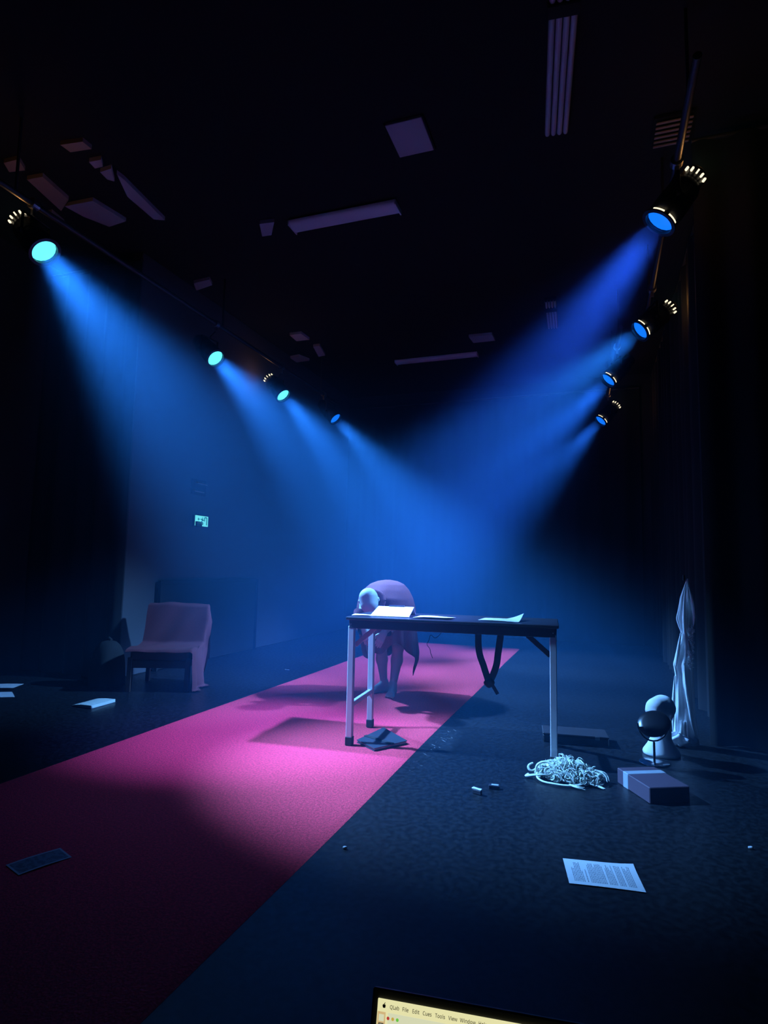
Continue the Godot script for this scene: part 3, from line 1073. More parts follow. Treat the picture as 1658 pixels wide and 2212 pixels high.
# ---------------------------------------------------------------- wig on the floor
func wig() -> void:
	var at := Vector3(-0.185, 0, -3.93)
	var t := thing("wig", "curly pale blonde wig lying in a heap at the foot of the table", "wig", at)
	var r := RandomNumberGenerator.new()
	r.seed = 31
	var st := new_st()
	flesh(st, [[Vector3(-0.09, 0.035, 0), Vector3(0.06, 0.04, -0.01), 0.055, 0.05, 0.03], [Vector3(0.06, 0.03, -0.02), Vector3(0.15, 0.03, -0.03), 0.042, 0.03, 0.03]], 0.012)
	obj("cap", st, M.hair, t)
	# tangle of springy curls over the cap
	st = new_st()
	for k in 360:
		var a := r.randf() * TAU
		var q := sqrt(r.randf())
		var base := Vector3(cos(a) * q * 0.185 + 0.01, 0, sin(a) * q * 0.10)
		base.y = 0.022 + 0.088 * maxf(0.0, 1.0 - q * q) * r.randf_range(0.5, 1.0) * (1.0 if base.x < 0.08 else 0.7)
		var axis := Vector3(r.randf_range(-1, 1), r.randf_range(-0.25, 0.6), r.randf_range(-1, 1)).normalized()
		var x := axis.cross(Vector3(0.2, 1, 0.1)).normalized()
		var y := axis.cross(x)
		var R := r.randf_range(0.012, 0.036)
		var turns := r.randf_range(0.7, 1.6)
		var pitch := r.randf_range(0.01, 0.05)
		var pts := []
		var rad := []
		var n := 14
		for i in n:
			var f := float(i) / (n - 1)
			var g := TAU * turns * f
			var p := base + (x * cos(g) + y * sin(g)) * R * (1.0 - 0.35 * f) + axis * pitch * f
			p.y = maxf(p.y, 0.005)
			pts.append(p)
			rad.append(lerpf(0.0022, 0.0010, absf(2.0 * f - 1.0)))
		for j in 3:
			var off := Vector3(r.randf_range(-0.004, 0.004), r.randf_range(0.0, 0.005), r.randf_range(-0.004, 0.004))
			var strand := []
			for i in n: strand.append(pts[i] + off * (0.5 + float(i) / n))
			tube(st, strand, rad, 4, false)
	var o := obj("curls", st, M.hair, t)
	o.set_meta("kind", "stuff")
	# long sweeping locks along the near edge
	for q in [
		[Vector3(-0.17, 0.035, 0.06), Vector3(-0.15, 0.012, 0.115), Vector3(-0.06, 0.010, 0.155), Vector3(0.05, 0.012, 0.145), Vector3(0.10, 0.02, 0.10)],
		[Vector3(-0.22, 0.02, 0.06), Vector3(-0.235, 0.008, 0.075), Vector3(-0.20, 0.02, 0.085), Vector3(-0.12, 0.03, 0.07)],
		[Vector3(-0.18, 0.03, 0.06), Vector3(-0.16, 0.085, 0.05), Vector3(-0.09, 0.09, 0.05), Vector3(-0.05, 0.03, 0.08), Vector3(0.02, 0.015, 0.11)],
		[Vector3(0.0, 0.10, 0.0), Vector3(0.07, 0.105, 0.01), Vector3(0.09, 0.06, 0.03), Vector3(0.08, 0.015, 0.08)],
		[Vector3(-0.2, 0.07, 0.0), Vector3(-0.225, 0.05, 0.02), Vector3(-0.20, 0.03, 0.03), Vector3(-0.165, 0.05, 0.02)],
		[Vector3(0.17, 0.06, -0.03), Vector3(0.22, 0.045, -0.02), Vector3(0.235, 0.012, 0.0)],
		[Vector3(0.02, 0.012, 0.14), Vector3(0.07, 0.008, 0.165), Vector3(0.10, 0.006, 0.165)],
		[Vector3(0.10, 0.02, 0.08), Vector3(0.17, 0.01, 0.09), Vector3(0.21, 0.006, 0.11)]]:
		var c := Curve3D.new()
		for k in q.size():
			var tan: Vector3 = (q[mini(k + 1, q.size() - 1)] - q[maxi(k - 1, 0)]) * 0.25
			c.add_point(q[k], -tan, tan)
		st = new_st()
		for j in 5:
			var off := Vector3(r.randf_range(-0.007, 0.007), r.randf_range(0.0, 0.008), r.randf_range(-0.007, 0.007))
			var pts := []
			var rad := []
			var tess := c.tessellate_even_length(4, 0.012)
			for i in tess.size():
				var f := float(i) / (tess.size() - 1)
				pts.append(tess[i] + off * (0.4 + f))
				rad.append(0.0048 * (1.0 - 0.7 * f * f))
			tube(st, pts, rad, 6)
		obj("hair_lock", st, M.hair, t)

# ---------------------------------------------------------------- gown on the drape
func gown() -> void:
	var z0 := -5.03
	var base := on_z(1480, 1603, z0)
	base.y = 0.0
	var t := thing("hanging_gown", "sheer white gown gathered at the middle, hanging against the black drape", "gown", base)
	# outline read from its two edges
	var rows := [[1250, 1483, 1487], [1262, 1478, 1488], [1290, 1468, 1493], [1315, 1464, 1498], [1336, 1459, 1500], [1352, 1464, 1499], [1364, 1469, 1496], [1374, 1469, 1497], [1400, 1461, 1497], [1434, 1453, 1496], [1456, 1457, 1497], [1500, 1455, 1499], [1550, 1453, 1503], [1585, 1453, 1508], [1602, 1450, 1510]]
	var prof := []
	for q in rows:
		var l := on_z(q[1], q[0], z0)
		var r := on_z(q[2], q[0], z0)
		prof.append([l.y, l.x - base.x, r.x - base.x])
	prof[-1][0] = 0.012
	var top: float = prof[0][0]
	var fn := func(u: float, v: float) -> Vector3:
		var y := lerpf(top, 0.012, v)
		var l: float = prof[-1][1]
		var r: float = prof[-1][2]
		for k in prof.size() - 1:
			if y <= prof[k][0] and y >= prof[k + 1][0]:
				var f: float = (prof[k][0] - y) / maxf(prof[k][0] - prof[k + 1][0], 1e-4)
				l = lerpf(prof[k][1], prof[k + 1][1], f)
				r = lerpf(prof[k][2], prof[k + 1][2], f)
				break
		var a := TAU * u
		var w := (r - l) * 0.5
		var fold := 0.16 * sin(5.0 * a + 0.8 * sin(3.0 * v * TAU) + 2.2 * v) + 0.09 * sin(11.0 * a + 4.0 * v)
		var dep := 0.055 * clampf(w / 0.1, 0.1, 1.0) * (1.0 + 1.7 * fold)
		return Vector3((l + r) * 0.5 + w * cos(a) * (1.0 + 0.05 * fold), y, dep * sin(a))
	var st := new_st()
	grid(st, fn, 72, 90)
	var cloth := obj("skirt", st, M.gown, t)
	# bunched hem on the floor
	st = new_st()
	var fnh := func(u: float, v: float) -> Vector3:
		var a := TAU * u
		var b := PI * (v - 0.5)
		var rr := 1.0 + 0.16 * sin(7.0 * a + 2.0 * b) + 0.10 * sin(13.0 * a) * cos(b)
		return Vector3(-0.045 + 0.105 * cos(a) * cos(b) * rr, 0.048 + 0.042 * sin(b) * (1.0 + 0.3 * sin(5.0 * a)), 0.03 + 0.06 * sin(a) * cos(b) * rr)
	grid(st, fnh, 48, 14)
	obj("bunched_hem", st, M.gown, cloth)
	# raised pleats down the front
	for q in [[[1480, 1268], [1478, 1290], [1477, 1322], [1478, 1362], [1482, 1400], [1478, 1440]], [[1477, 1432], [1480, 1470], [1487, 1520], [1494, 1565], [1502, 1590]], [[1470, 1366], [1464, 1405], [1459, 1440]], [[1479, 1362], [1486, 1390], [1492, 1430]], [[1471, 1556], [1473, 1575], [1468, 1592]], [[1478, 1558], [1477, 1580], [1484, 1596]], [[1487, 1268], [1496, 1305], [1499, 1340], [1494, 1360]], [[1457, 1460], [1454, 1520], [1453, 1580]]]:
		var pts := []
		for p in q:
			var w := on_z(p[0], p[1], z0 + 0.052)
			pts.append(w - base)
		var c := Curve3D.new()
		for k in pts.size():
			var tan: Vector3 = (pts[mini(k + 1, pts.size() - 1)] - pts[maxi(k - 1, 0)]) * 0.25
			c.add_point(pts[k], -tan, tan)
		var tp := c.tessellate_even_length(4, 0.03)
		var pp := []
		var rad := []
		for k in tp.size():
			pp.append(tp[k])
			rad.append(0.003 + 0.009 * sin(PI * (k + 0.3) / (tp.size() - 0.4)))
		st = new_st()
		tube(st, pp, rad, 8)
		obj("pleat", st, M.gown, cloth)
	# lace bunched at the waist
	st = new_st()
	var r := RandomNumberGenerator.new()
	r.seed = 12
	for k in 26:
		var p := on_z(r.randf_range(1484, 1497), r.randf_range(1352, 1440), z0 + 0.05) - base
		var pts := []
		for i in 7: pts.append(p + Vector3(r.randf_range(-0.012, 0.012), -0.010 * i + 0.02, r.randf_range(-0.004, 0.012)))
		tube(st, pts, 0.0035, 5)
	var lace := obj("lace", st, M.gown, cloth)
	lace.set_meta("kind", "stuff")
	st = new_st()
	box(st, Vector3(0.02, top + 0.006, -0.01), Vector3(0.014, 0.04, 0.05), 0.003)
	obj("clip", st, M.can_black, t)

# ---------------------------------------------------------------- foam head and mirror
func foam_head() -> void:
	var at := on_y(1428, 1629)
	at.y = 0.0
	var t := thing("mannequin_head", "white foam mannequin head standing on the floor beside the gown", "mannequin head", at, -0.75)
	var st := new_st()
	var b := []
	b.append([Vector3(0, 0.315, -0.022), Vector3(0, 0.310, 0.03), 0.086, 0.078, 0.03])
	b.append([Vector3(0, 0.27, 0.02), Vector3(0, 0.195, 0.045), 0.068, 0.038, 0.03])
	b.append([Vector3(0, 0.285, 0.10), Vector3(0, 0.250, 0.122), 0.008, 0.013, 0.012])
	b.append([Vector3(-0.032, 0.298, 0.088), Vector3(0.032, 0.298, 0.088), 0.014, 0.014, 0.02])
	b.append([Vector3(-0.018, 0.222, 0.092), Vector3(0.018, 0.222, 0.092), 0.009, 0.009, 0.012])
	for s in [-1, 1]:
		b.append([Vector3(s * 0.031, 0.276, 0.104), Vector3(s * 0.034, 0.276, 0.104), 0.014, 0.014, 0.008, 1])
		b.append([Vector3(s * 0.082, 0.285, -0.005), Vector3(s * 0.084, 0.255, 0.0), 0.013, 0.009, 0.01])
	b.append([Vector3(0, 0.27, -0.02), Vector3(0, 0.10, -0.01), 0.056, 0.052, 0.03])
	b.append([Vector3(0, 0.13, -0.01), Vector3(0, 0.055, 0.0), 0.050, 0.085, 0.04])
	flesh(st, b, 0.0062)
	lathe(st, [Vector2(0.068, 0.11), Vector2(0.088, 0.07), Vector2(0.118, 0.026), Vector2(0.122, 0.012), Vector2(0.118, 0.0), Vector2(0.0, 0.0)], 32)
	obj("head", st, M.foam, t)
	# vanity mirror seen from behind
	var mt := on_y(1413, 1648)
	mt.y = 0.0
	var m := thing("vanity_mirror", "small round table mirror with black back and chrome foot before the foam head", "mirror", mt, YAW - 0.1)
	st = new_st()
	lathe(st, [Vector2(0.0, 0.014), Vector2(0.03, 0.014), Vector2(0.092, 0.008), Vector2(0.098, 0.003), Vector2(0.096, 0.0), Vector2(0.0, 0.0)], 36)
	obj("foot", st, M.chrome, m)
	st = new_st()
	tube(st, [Vector3(0, 0.012, 0), Vector3(0, 0.135, 0)], 0.0075, 12)
	var fork := []
	for k in 13:
		var a := PI + PI * k / 12.0
		fork.append(Vector3(0.098 * cos(a), 0.250 + 0.112 * sin(a), -0.012))
	tube(st, fork, 0.0055, 8)
	obj("fork_stand", st, M.mirror_back, m)
	var tilt := Transform3D(Basis(Vector3(0, 0, 1), 0.5) * Basis(Vector3.RIGHT, PI / 2.0 - 0.98), Vector3(0, 0.255, 0))
	st = new_st()
	lathe(st, [Vector2(0.0, 0.016), Vector2(0.065, 0.013), Vector2(0.100, 0.005), Vector2(0.105, -0.002), Vector2(0.100, -0.008)], 36, tilt)
	obj("mirror_frame", st, M.mirror_back, m)
	st = new_st()
	lathe(st, [Vector2(0.100, -0.007), Vector2(0.0, -0.007)], 36, tilt)
	obj("mirror_glass", st, M.mirror_glass, m)

# ---------------------------------------------------------------- things on the floor
func floor_sheet(called: String, label: String, px: Array, m: Material, bend: Callable, category := "paper", lift := 0.001) -> MeshInstance3D:
	var c := []
	var mid := Vector3.ZERO
	for q in px:
		c.append(on_y(q[0], q[1], lift))
		mid += c[-1]
	mid /= 4.0
	mid.y = 0.0
	for k in 4: c[k] -= mid
	var st := new_st()
	sheet(st, c, bend, 12, 0.0008)
	var o := obj(called, st, m)
	o.position = mid
	tag(o, label, category)
	return o

func floor_things() -> void:
	# printed script page, its lines running away from us
	floor_sheet("script_page", "printed white script page lying alone on the black floor right of the runner", [[1229, 1909], [1215, 1855], [1367, 1870], [1395, 1929]], M.printed_page, func(u: float, v: float) -> float: return 0.0015 + 0.006 * v * (1.0 - v) * (1.0 - u) + 0.006 * pow(maxf(0.0, u + v - 1.6), 2.0) * 6.0)
	# sheet on the runner, bottom left: faded pictures
	floor_sheet("photo_strip", "dim blue printed strip lying on the red runner", [[40, 1892], [155, 1852], [130, 1832], [12, 1870]], M.printed_strip if M.has("printed_strip") else strip_print(), func(u: float, v: float) -> float: return 0.002 + 0.002 * sin(4.0 * u), "printed strip", 0.010)
	floor_sheet("paper_sheet", "white sheet on the floor at the left, lying partly over another", [[-60, 1492], [28, 1489], [52, 1480], [-40, 1482]], M.paper, func(u: float, _v: float) -> float: return 0.012 + 0.006 * sin(3.0 * u))
	floor_sheet("paper_sheet", "white sheet on the floor at the left, lying partly under another", [[-70, 1510], [32, 1506], [26, 1495], [-60, 1498]], M.paper, func(u: float, _v: float) -> float: return 0.002 + 0.002 * sin(3.0 * u))
	# open book left of the runner
	var a := on_y(155, 1526)
	var b := on_y(197, 1532)
	var c := on_y(250, 1517)
	var d := on_y(208, 1512)
	var mid := (a + b + c + d) / 4.0
	var t := thing("book", "thick open book with pale pages on the floor left of the runner", "book", mid)
	var st := new_st()
	slab(st, [a - mid, b - mid, c - mid, d - mid], Vector3.UP * 0.004)
	obj("cover", st, M.folder_dark, t)
	st = new_st()
	var fa := func(u: float, v: float) -> Vector3:
		var p: Vector3 = ((a - mid) * 0.97).lerp((b - mid) * 0.97, u).lerp(((d - mid) * 0.97).lerp((c - mid) * 0.97, u), v)
		return p + Vector3.UP * (0.012 + 0.016 * pow(u, 0.7) + 0.004 * sin(PI * u))
	grid(st, fa, 12, 8)
	for e in [[0, 0, 1, 0], [1, 0, 1, 1], [1, 1, 0, 1], [0, 1, 0, 0]]:
		grid(st, func(u: float, v: float) -> Vector3:
			var q := Vector2(e[0], e[1]).lerp(Vector2(e[2], e[3]), u)
			var p: Vector3 = fa.call(q.x, q.y)
			return Vector3(p.x, lerpf(p.y, 0.004, v), p.z), 12, 1, false, 1)
	obj("pages", st, M.pages, t)
	# dark folder by the table's left foot
	a = on_y(770, 1607)
	b = on_y(808, 1626)
	c = on_y(879, 1610)
	d = on_y(828, 1581)
	mid = (a + b + c + d) / 4.0
	mid.y = 0.008
	t = thing("document_case", "dark blue document case lying on the runner by the table leg", "folder", mid, 0.0)
	var low := Vector3(mid.x, 0, mid.z)
	st = new_st()
	slab(st, [a - low, b - low, c - low, d - low], Vector3.UP * 0.006)
	obj("bottom_cover", st, M.folder_dark, t)
	st = new_st()
	slab(st, [(a - low) * 0.95 + Vector3.UP * 0.006, (b - low) * 0.95 + Vector3.UP * 0.006, (c - low) * 0.95 + Vector3.UP * 0.006, (d - low) * 0.95 + Vector3.UP * 0.006], Vector3.UP * 0.010)
	obj("pages", st, M.paper, t)
	st = new_st()
	slab(st, [a - low + Vector3.UP * 0.016, b - low + Vector3.UP * 0.016, c - low + Vector3.UP * 0.020, d - low + Vector3.UP * 0.022], Vector3.UP * 0.005)
	obj("top_cover", st, M.folder_dark, t)
	st = new_st()
	var s0 := (a - low).lerp(d - low, 0.3)
	var s1 := (b - low).lerp(c - low, 0.55)
	bar(st, s0 + Vector3.UP * 0.026, s1 + Vector3.UP * 0.026, 0.03, 0.004, 0.001)
	obj("strap", st, M.strap, t)
	# long carton with pale band
	a = Vector3(0.103, 0, -3.99)
	b = Vector3(0.259, 0, -3.694)
	var u := (b - a).normalized()
	var l := a.distance_to(b)
	var n := Vector3(-u.z, 0, u.x) * -1.0
	if n.x < 0.0: n = -n
	t = thing("carton", "long dark purple carton with a pale band on the floor beside the wig", "box", (a + b) * 0.5 + n * 0.12)
	var bas := Basis(n, Vector3.UP, n.cross(Vector3.UP))
	st = new_st()
	box(st, Vector3(0, 0.043, 0), Vector3(0.24, 0.086, l), 0.004, bas)
	obj("box", st, M.carton, t)
	st = new_st()
	var back := bas * Vector3(0, 0, 1)
	var sgn := 1.0 if back.dot(u) < 0.0 else -1.0
	box(st, back * sgn * l * 0.22 + Vector3(0, 0.0435, 0), Vector3(0.244, 0.089, 0.055), 0.003, bas)
	obj("band", st, M.carton_band, t)
	# low black case behind the right-hand leg
	t = thing("flight_case", "low flat black case on the floor behind the table's right leg", "case", Vector3(-0.17, 0, -4.83), 0.12)
	st = new_st()
	box(st, Vector3(0, 0.028, 0), Vector3(0.46, 0.052, 0.22), 0.006)
	obj("body", st, M.table_black, t)
	st = new_st()
	box(st, Vector3(0, 0.061, 0), Vector3(0.464, 0.014, 0.224), 0.004)
	obj("lid", st, M.table_rail, t)
	for s in [-1, 1]:
		st = new_st()
		box(st, Vector3(s * 0.15, 0.055, 0.114), Vector3(0.03, 0.024, 0.006), 0.002)
		obj("latch", st, M.steel, t)
	# chalky scuffs where the runner was dragged
	st = new_st()
	var sr := RandomNumberGenerator.new()
	sr.seed = 5
	var s_at := on_y(905, 1632)
	for q in 34:
		var along := sr.randf_range(-0.35, 0.75)
		var c0 := Vector3(0.01 + absf(sr.randfn(0.0, 0.04)) + 0.05 * maxf(0.0, along), 0.0006, -along)
		var dir := Vector3(sr.randf_range(-1, 1), 0, sr.randf_range(-1, 1)).normalized() * sr.randf_range(0.006, 0.022)
		bar(st, c0 - dir, c0 + dir, 0.0006, sr.randf_range(0.0015, 0.004), 0.0)
	var scuff := obj("floor_scuffs", st, M.chalk)
	scuff.position = s_at
	tag(scuff, "chalky scuff marks on the black floor along the runner's right edge", "scuff marks")
	scuff.set_meta("kind", "stuff")
	# little things dropped right of the runner
	var p := on_y(1030, 1716)
	t = thing("lighter", "tiny pale glossy lighter standing on the black floor", "lighter", p, -0.35)
	st = new_st()
	box(st, Vector3(0, 0.014, 0), Vector3(0.058, 0.026, 0.016), 0.004)
	obj("body", st, M.plastic_dark, t)
	st = new_st()
	box(st, Vector3(0, 0.030, 0), Vector3(0.060, 0.008, 0.018), 0.002)
	obj("cap", st, M.plastic_pale, t)
	p = on_y(1067, 1704)
	t = thing("matchbox", "tiny dark matchbox on the black floor near the lighter", "matchbox", p, 0.1)
	st = new_st()
	box(st, Vector3(0, 0.011, 0), Vector3(0.062, 0.022, 0.034), 0.002)
	obj("sleeve", st, M.plastic_dark, t)
	st = new_st()
	box(st, Vector3(0.004, 0.023, 0), Vector3(0.040, 0.002, 0.022), 0.0005)
	obj("label", st, M.carton_band, t)
	var k := 0
	for q in [[745, 1834, "crumb of white paper on the floor at the runner's right edge"], [1621, 1834, "crumb of white paper on the bare floor far right of the script page"], [620, 1447, "scrap of white tape on the floor left of the runner"]]:
		p = on_y(q[0], q[1])
		st = new_st()
		flesh(st, [[Vector3(-0.006, 0.006, 0), Vector3(0.006, 0.007, 0.003), 0.006, 0.005, 0.006], [Vector3(0.0, 0.006, -0.004), Vector3(0.003, 0.011, 0.004), 0.005, 0.004, 0.004]], 0.003)
		var o := obj("paper_scrap", st, M.paper)
		o.position = p
		if k == 2: o.scale = Vector3(3.2, 0.4, 1.0)
		tag(o, q[2], "paper scrap")
		k += 1

func strip_print() -> StandardMaterial3D:
	var im := Image.create(256, 96, false, Image.FORMAT_RGB8)
	im.fill(Color(0.62, 0.64, 0.70))
	var n := FastNoiseLite.new()
	n.seed = 8
	n.frequency = 0.03
	for y in 96:
		for x in 256:
			var v := n.get_noise_2d(x, y)
			var edge := minf(minf(x, 255 - x), minf(y, 95 - y) * 1.2)
			var c := Color(0.62, 0.64, 0.70)
			if edge > 9.0:
				c = Color(0.36, 0.40, 0.48) if v > -0.05 else Color(0.24, 0.28, 0.36)
			im.set_pixel(x, y, c)
	var m := mat("printed_strip", Color.WHITE, 0.6)
	m.albedo_texture = ImageTexture.create_from_image(im)
	return m

# ---------------------------------------------------------------- armchair with its red throw
func armchair() -> void:
	var at := Vector3(-4.20, 0, -5.20)
	var turn := 0.40
	var t := thing("armchair", "dark wooden easy chair half hidden under a red throw near the left wall", "chair", at, turn)
	var hw := 0.30
	var st := new_st()
	box(st, Vector3(0, 0.345, 0.0), Vector3(2 * hw - 0.03, 0.10, 0.54), 0.02)
	obj("seat", st, M.cushion, t)
	var lean := Basis(Vector3.RIGHT, -0.16)
	st = new_st()
	box(st, Vector3(0, 0.555, -0.335), Vector3(2 * hw - 0.03, 0.42, 0.05), 0.02, lean)
	obj("backrest", st, M.cushion, t)
	for sx in [-1, 1]:
		st = new_st()
		bar(st, Vector3(sx * (hw - 0.02), 0.0, 0.27), Vector3(sx * (hw - 0.02), 0.33, 0.25), 0.05, 0.045)
		obj("leg", st, M.chair_wood, t)
		st = new_st()
		bar(st, Vector3(sx * (hw - 0.02), 0.0, -0.30), Vector3(sx * (hw - 0.02), 0.76, -0.36), 0.05, 0.04)
		obj("leg", st, M.chair_wood, t)
		st = new_st()
		bar(st, Vector3(sx * (hw - 0.02), 0.27, -0.28), Vector3(sx * (hw - 0.02), 0.27, 0.25), 0.03, 0.06)
		obj("side_rail", st, M.chair_wood, t)
	st = new_st()
	box(st, Vector3(0, 0.265, 0.262), Vector3(2 * hw - 0.06, 0.07, 0.025), 0.004)
	obj("front_rail", st, M.chair_wood, t)
	# throw: over the back, along the seat, down the right side to the floor
	var c := thing("throw_blanket", "dull red throw draped over the armchair, one side trailing on the floor", "blanket", at, turn)
	var path := [Vector2(0.48, -0.46), Vector2(0.66, -0.45), Vector2(0.805, -0.43), Vector2(0.828, -0.39), Vector2(0.805, -0.335), Vector2(0.62, -0.275), Vector2(0.425, -0.205), Vector2(0.412, -0.15), Vector2(0.412, 0.22), Vector2(0.405, 0.275), Vector2(0.385, 0.295)]
	var curve := Curve2D.new()
	for p in path: curve.add_point(Vector2(p.y, p.x))
	var total := curve.get_baked_length()
	var fn := func(u: float, v: float) -> Vector3:
		var q := curve.sample_baked(v * total)
		var y := q.y
		var z := q.x
		var s := lerpf(-0.325, 0.95, u)
		var x := s
		var wr := 0.007 * sin(9.0 * s + 11.0 * v) + 0.006 * sin(27.0 * v + 9.0 * s) + 0.003 * sin(23.0 * s + 13.0 * v)
		if s > 0.315:
			var over := s - 0.315
			var reach := 0.43
			if v < 0.40: reach = 0.26 + 0.07 * sin(16.0 * v)
			else: reach += 0.05 * sin(9.0 * v + 1.0)
			over = minf(over, reach)
			var yy := y - over
			x = 0.325 + 0.03 * sin(22.0 * z + 3.0) * minf(1.0, over * 4.0) + 0.06 * over
			if yy < 0.012:
				x += (0.012 - yy) * 0.7
				yy = 0.012
			if v > 0.55: z += 0.16 * over * sin(3.0 * v)
			return Vector3(x + wr, yy, z + wr)
		return Vector3(x, y + wr, z + wr * 0.6)
	st = new_st()
	grid(st, fn, 84, 90)
	grid(st, func(u: float, v: float) -> Vector3: return fn.call(u, v) + Vector3(0.0, 0.004, 0.0), 84, 90, false, 1)
	obj("cloth", st, M.throw, c)
	# dark bundle at the chair's side
	var d := thing("sack", "dark rounded sack standing between the left curtain and the armchair", "sack", Vector3(-4.80, 0, -5.02))
	st = new_st()
	var fs := func(u: float, v: float) -> Vector3:
		var a := TAU * u
		var y := 0.46 * v
		var r := 0.17 * sqrt(maxf(0.0, 1.0 - pow(v, 4.0))) * (1.0 + 0.06 * sin(6.0 * a + 3.0 * v) * (1.0 - v))
		return Vector3(r * cos(a), y + 0.002, r * sin(a))
	grid(st, fs, 40, 20)
	obj("cloth", st, M.drape, d)
	st = new_st()
	tube(st, [Vector3(-0.03, 0.455, 0), Vector3(0.0, 0.475, 0.0), Vector3(0.03, 0.455, 0.0)], 0.018, 8)
	obj("tie", st, M.strap, d)

# ---------------------------------------------------------------- exit sign on the left wall
func exit_sign() -> void:
	var a := on_x(417, 1114, -4.93)
	var b := on_x(443, 1137, -4.93)
	var mid := (a + b) * 0.5
	var w := absf(b.z - a.z)
	var h := 0.135
	var t := thing("exit_sign", "lit green and white emergency exit sign on the left wall", "exit sign", Vector3(-4.93, mid.y, mid.z), PI / 2.0)
	var st := new_st()
	box(st, Vector3(0, 0, 0.012), Vector3(w + 0.02, h + 0.02, 0.04), 0.004)
	obj("housing", st, M.can_black, t)
	st = new_st()
	box(st, Vector3(0, 0, 0.036), Vector3(w, h, 0.012), 0.0)
	obj("light_panel", st, M.sign_light, t)
	# running figure, doorway and arrow
	var z := 0.0435
	st = new_st()
	for q in [[[0.055, 0.0], [0.055, 0.05]], [[0.055, 0.05], [0.10, 0.05]], [[0.10, 0.05], [0.10, -0.05]]]:
		bar(st, Vector3(q[0][0], q[0][1], z), Vector3(q[1][0], q[1][1], z), 0.012, 0.003, 0.0, Vector3(0, 0, 1))
	obj("doorway_mark", st, M.sign_ink, t)
	st = new_st()
	for q in [[[0.010, 0.045], [0.014, 0.032]], [[0.010, 0.025], [-0.006, -0.01]], [[0.010, 0.02], [0.036, 0.008]], [[0.006, 0.02], [-0.026, 0.022]], [[-0.006, -0.01], [0.020, -0.026]], [[0.020, -0.026], [0.016, -0.05]], [[-0.006, -0.01], [-0.03, -0.036]]]:
		bar(st, Vector3(q[0][0], q[0][1], z), Vector3(q[1][0], q[1][1], z), 0.013, 0.003, 0.0, Vector3(0, 0, 1))
	obj("running_figure", st, M.sign_ink, t)
	st = new_st()
	bar(st, Vector3(-0.045, 0.02, z), Vector3(-0.085, 0.02, z), 0.010, 0.003, 0.0, Vector3(0, 0, 1))
	bar(st, Vector3(-0.085, 0.02, z), Vector3(-0.070, 0.035, z), 0.010, 0.003, 0.0, Vector3(0, 0, 1))
	bar(st, Vector3(-0.085, 0.02, z), Vector3(-0.070, 0.005, z), 0.010, 0.003, 0.0, Vector3(0, 0, 1))
	obj("arrow_mark", st, M.sign_ink, t)
	st = new_st()
	box(st, Vector3(-w * 0.5 + 0.045, -h * 0.5 + 0.02, 0.06), Vector3(0.11, 0.07, 0.03), 0.004)
	obj("junction_box", st, M.can_black, t)
	var l := OmniLight3D.new()
	l.name = "sign_glow"
	l.light_color = Color(0.5, 1.0, 0.95)
	l.light_energy = 0.006
	l.light_size = 0.05
	l.omni_range = 8.0
	l.omni_attenuation = 2.0
	l.shadow_enabled = true
	t.add_child(l)
	l.position = Vector3(0, 0, 0.09)
	# two pale louvre blades of a grille above it
	var g := on_x(430, 1053, -4.93)
	var v := thing("wall_grille", "small wall grille with two pale blades above the exit sign", "grille", Vector3(-4.945, g.y, g.z), PI / 2.0)
	st = new_st()
	box(st, Vector3(0, 0, 0.008), Vector3(0.30, 0.20, 0.014), 0.003)
	obj("frame", st, M.wall_black, v)
	for s in [-1, 1]:
		st = new_st()
		box(st, Vector3(s * 0.03, s * 0.055, 0.03), Vector3(0.19, 0.006, 0.05), 0.002, Basis(Vector3.RIGHT, 0.45))
		obj("blade", st, M.batten_white, v)

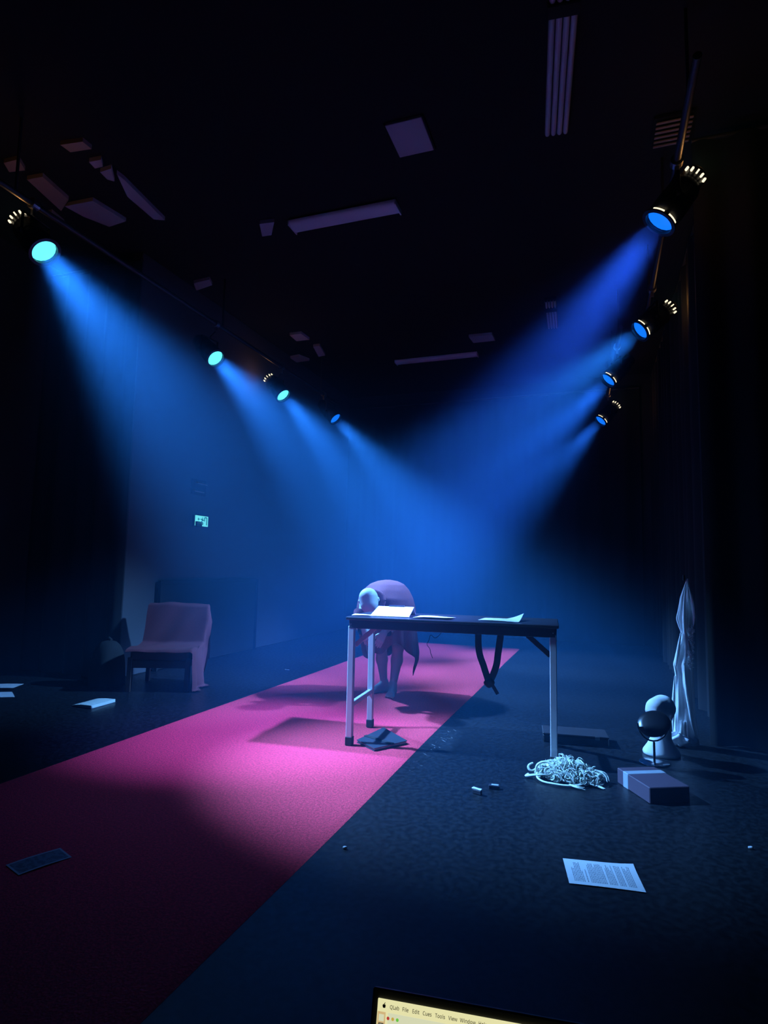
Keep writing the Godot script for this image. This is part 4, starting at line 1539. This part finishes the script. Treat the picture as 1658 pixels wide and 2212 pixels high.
# ---------------------------------------------------------------- the operator's laptop
func laptop() -> void:
	var a := on_y(817, 2156, 0.92)
	var b := on_y(1120, 2212, 0.92)
	var e := (b - a)
	e.y = 0.0
	e = e.normalized()
	var per := a.distance_to(b) / 308.0       # metres of screen for one pixel of the photograph
	var w := 0.302
	var h := 0.195
	var t := thing("laptop", "open laptop with a bright cream screen at the lighting operator's place", "laptop", a)
	var n := Vector3(-e.z, 0, e.x)
	if n.z < 0.0: n = -n
	var face := (n * cos(0.33) + Vector3.UP * sin(0.33)).normalized()     # lid leans back
	var dn := -(Vector3.UP - face * face.dot(Vector3.UP)).normalized()
	var S := Basis(e, -dn, face)
	var at := func(x: float, y: float, lift: float) -> Vector3: return e * x + dn * y + face * lift
	var st := new_st()
	box(st, at.call(w * 0.5, h * 0.5, -0.0035), Vector3(w + 0.010, h + 0.012, 0.005), 0.002, S)
	var lid := obj("lid", st, M.laptop_shell, t)
	st = new_st()
	box(st, at.call(w * 0.5, h * 0.5, 0.0), Vector3(w, h, 0.002), 0.0, S)
	obj("screen", st, M.screen_cream, lid)
	var flat := func(called: String, x: float, y: float, ww: float, hh: float, m: Material, lift: float) -> void:
		var s := new_st()
		box(s, at.call(x + ww * 0.5, y + hh * 0.5, lift), Vector3(ww, hh, 0.0002), 0.0, S)
		obj(called, s, m, lid)
	flat.call("screen_dock", 0.0005, 0.0075, 0.0062, 0.15, M.screen_dock, 0.0012)
	flat.call("screen_window", 0.0085, 0.0075, w - 0.010, h - 0.012, M.screen_white, 0.0012)
	flat.call("screen_window_body", 0.0088, 0.0145, w - 0.011, h - 0.020, M.screen_dark, 0.0014)
	flat.call("screen_cue_row", 0.0105, 0.0170, 0.10, 0.006, M.screen_green, 0.0016)
	flat.call("screen_icon", 0.0016, 0.0090, 0.0040, 0.0042, M.screen_white, 0.0014)
	flat.call("screen_icon", 0.0016, 0.0142, 0.0040, 0.0034, M.screen_grey, 0.0014)
	flat.call("screen_icon", 0.0026, 0.0149, 0.0018, 0.0018, M.screen_white, 0.0016)
	var dots := [["screen_dot", 842.8, M.screen_red], ["screen_dot", 853.3, M.screen_yellow], ["screen_dot", 863.7, M.screen_green]]
	for q in dots:
		st = new_st()
		var c: Vector3 = at.call((q[1] - 817.0) * per, 0.0108, 0.0015)
		lathe(st, [Vector2(0.0, 0.0001), Vector2(0.0010, 0.0001), Vector2(0.0011, 0.0)], 14, Transform3D(Basis(e, face, -dn), c))
		obj(q[0], st, q[2], lid)
	# fruit mark at the head of the menu bar
	var ac := (832.0 - 817.0) * per
	st = new_st()
	flesh(st, [[at.call(ac - 0.00045, 0.0036, 0.0012), at.call(ac - 0.0004, 0.0043, 0.0012), 0.00085, 0.0007, 0.0003], [at.call(ac + 0.00045, 0.0036, 0.0012), at.call(ac + 0.0004, 0.0043, 0.0012), 0.00085, 0.0007, 0.0003], [at.call(ac + 0.0016, 0.0036, 0.0012), at.call(ac + 0.0017, 0.0036, 0.0012), 0.0006, 0.0006, 0.0001, 1], [at.call(ac + 0.0001, 0.0024, 0.0012), at.call(ac + 0.0006, 0.0018, 0.0012), 0.0003, 0.00025, 0.0001]], 0.00016)
	obj("menu_mark", st, M.ink, lid)
	var font := SystemFont.new()
	font.font_names = PackedStringArray(["Droid Sans"])
	for q in [["QLab", 855.7, 700], ["File", 880.2, 400], ["Edit", 903.5, 400], ["Cues", 928.8, 400], ["Tools", 957.2, 400], ["View", 985.1, 400], ["Window", 1017.5, 400], ["Help", 1049.8, 400]]:
		var tm := TextMesh.new()
		tm.text = q[0]
		tm.font = font
		tm.font_size = 32
		tm.pixel_size = 0.0000775 if q[2] == 400 else 0.00008
		tm.depth = 0.0003
		tm.horizontal_alignment = HORIZONTAL_ALIGNMENT_CENTER
		var o := MeshInstance3D.new()
		o.name = "menu_word"
		o.mesh = tm
		o.material_override = M.ink
		lid.add_child(o, true)
		o.transform = Transform3D(S, at.call((q[1] - 817.0) * per, 0.0038, 0.00135))
	# base with keyboard deck, on its little desk
	var hinge: Vector3 = at.call(w * 0.5, h + 0.008, -0.004)
	var deck := Basis(e, Vector3.UP, e.cross(Vector3.UP))
	st = new_st()
	box(st, hinge + n * 0.108 + Vector3(0, -0.008, 0), Vector3(w + 0.010, 0.012, 0.215), 0.003, deck)
	var base := obj("base", st, M.laptop_shell, t)
	st = new_st()
	box(st, hinge + n * 0.075 + Vector3(0, -0.0015, 0), Vector3(w * 0.88, 0.002, 0.10), 0.0008, deck)
	obj("keyboard", st, M.rubber, base)
	var al := AreaLight3D.new()
	al.name = "screen_glow"
	al.light_color = Color(1.0, 0.96, 0.75)
	al.light_energy = 0.004
	al.area_size = Vector2(w, h)
	al.shadow_enabled = true
	t.add_child(al)
	al.transform = Transform3D(Basis.looking_at(face, Vector3.UP), at.call(w * 0.5, h * 0.5, 0.01))
	var dtop: float = a.y + hinge.y - 0.0145
	var dp := a + hinge + n * 0.10
	var d := thing("operator_desk", "small black desk under the laptop", "desk", Vector3(dp.x, 0, dp.z), atan2(-e.z, e.x))
	st = new_st()
	box(st, Vector3(0.06, dtop - 0.0125, 0.0), Vector3(0.60, 0.025, 0.34), 0.004)
	obj("tabletop", st, M.table_black, d)
	for sx in [-1, 1]:
		for sz in [-1, 1]:
			st = new_st()
			bar(st, Vector3(0.06 + sx * 0.27, 0, sz * 0.14), Vector3(0.06 + sx * 0.27, dtop - 0.025, sz * 0.14), 0.03, 0.03)
			obj("leg", st, M.table_black, d)
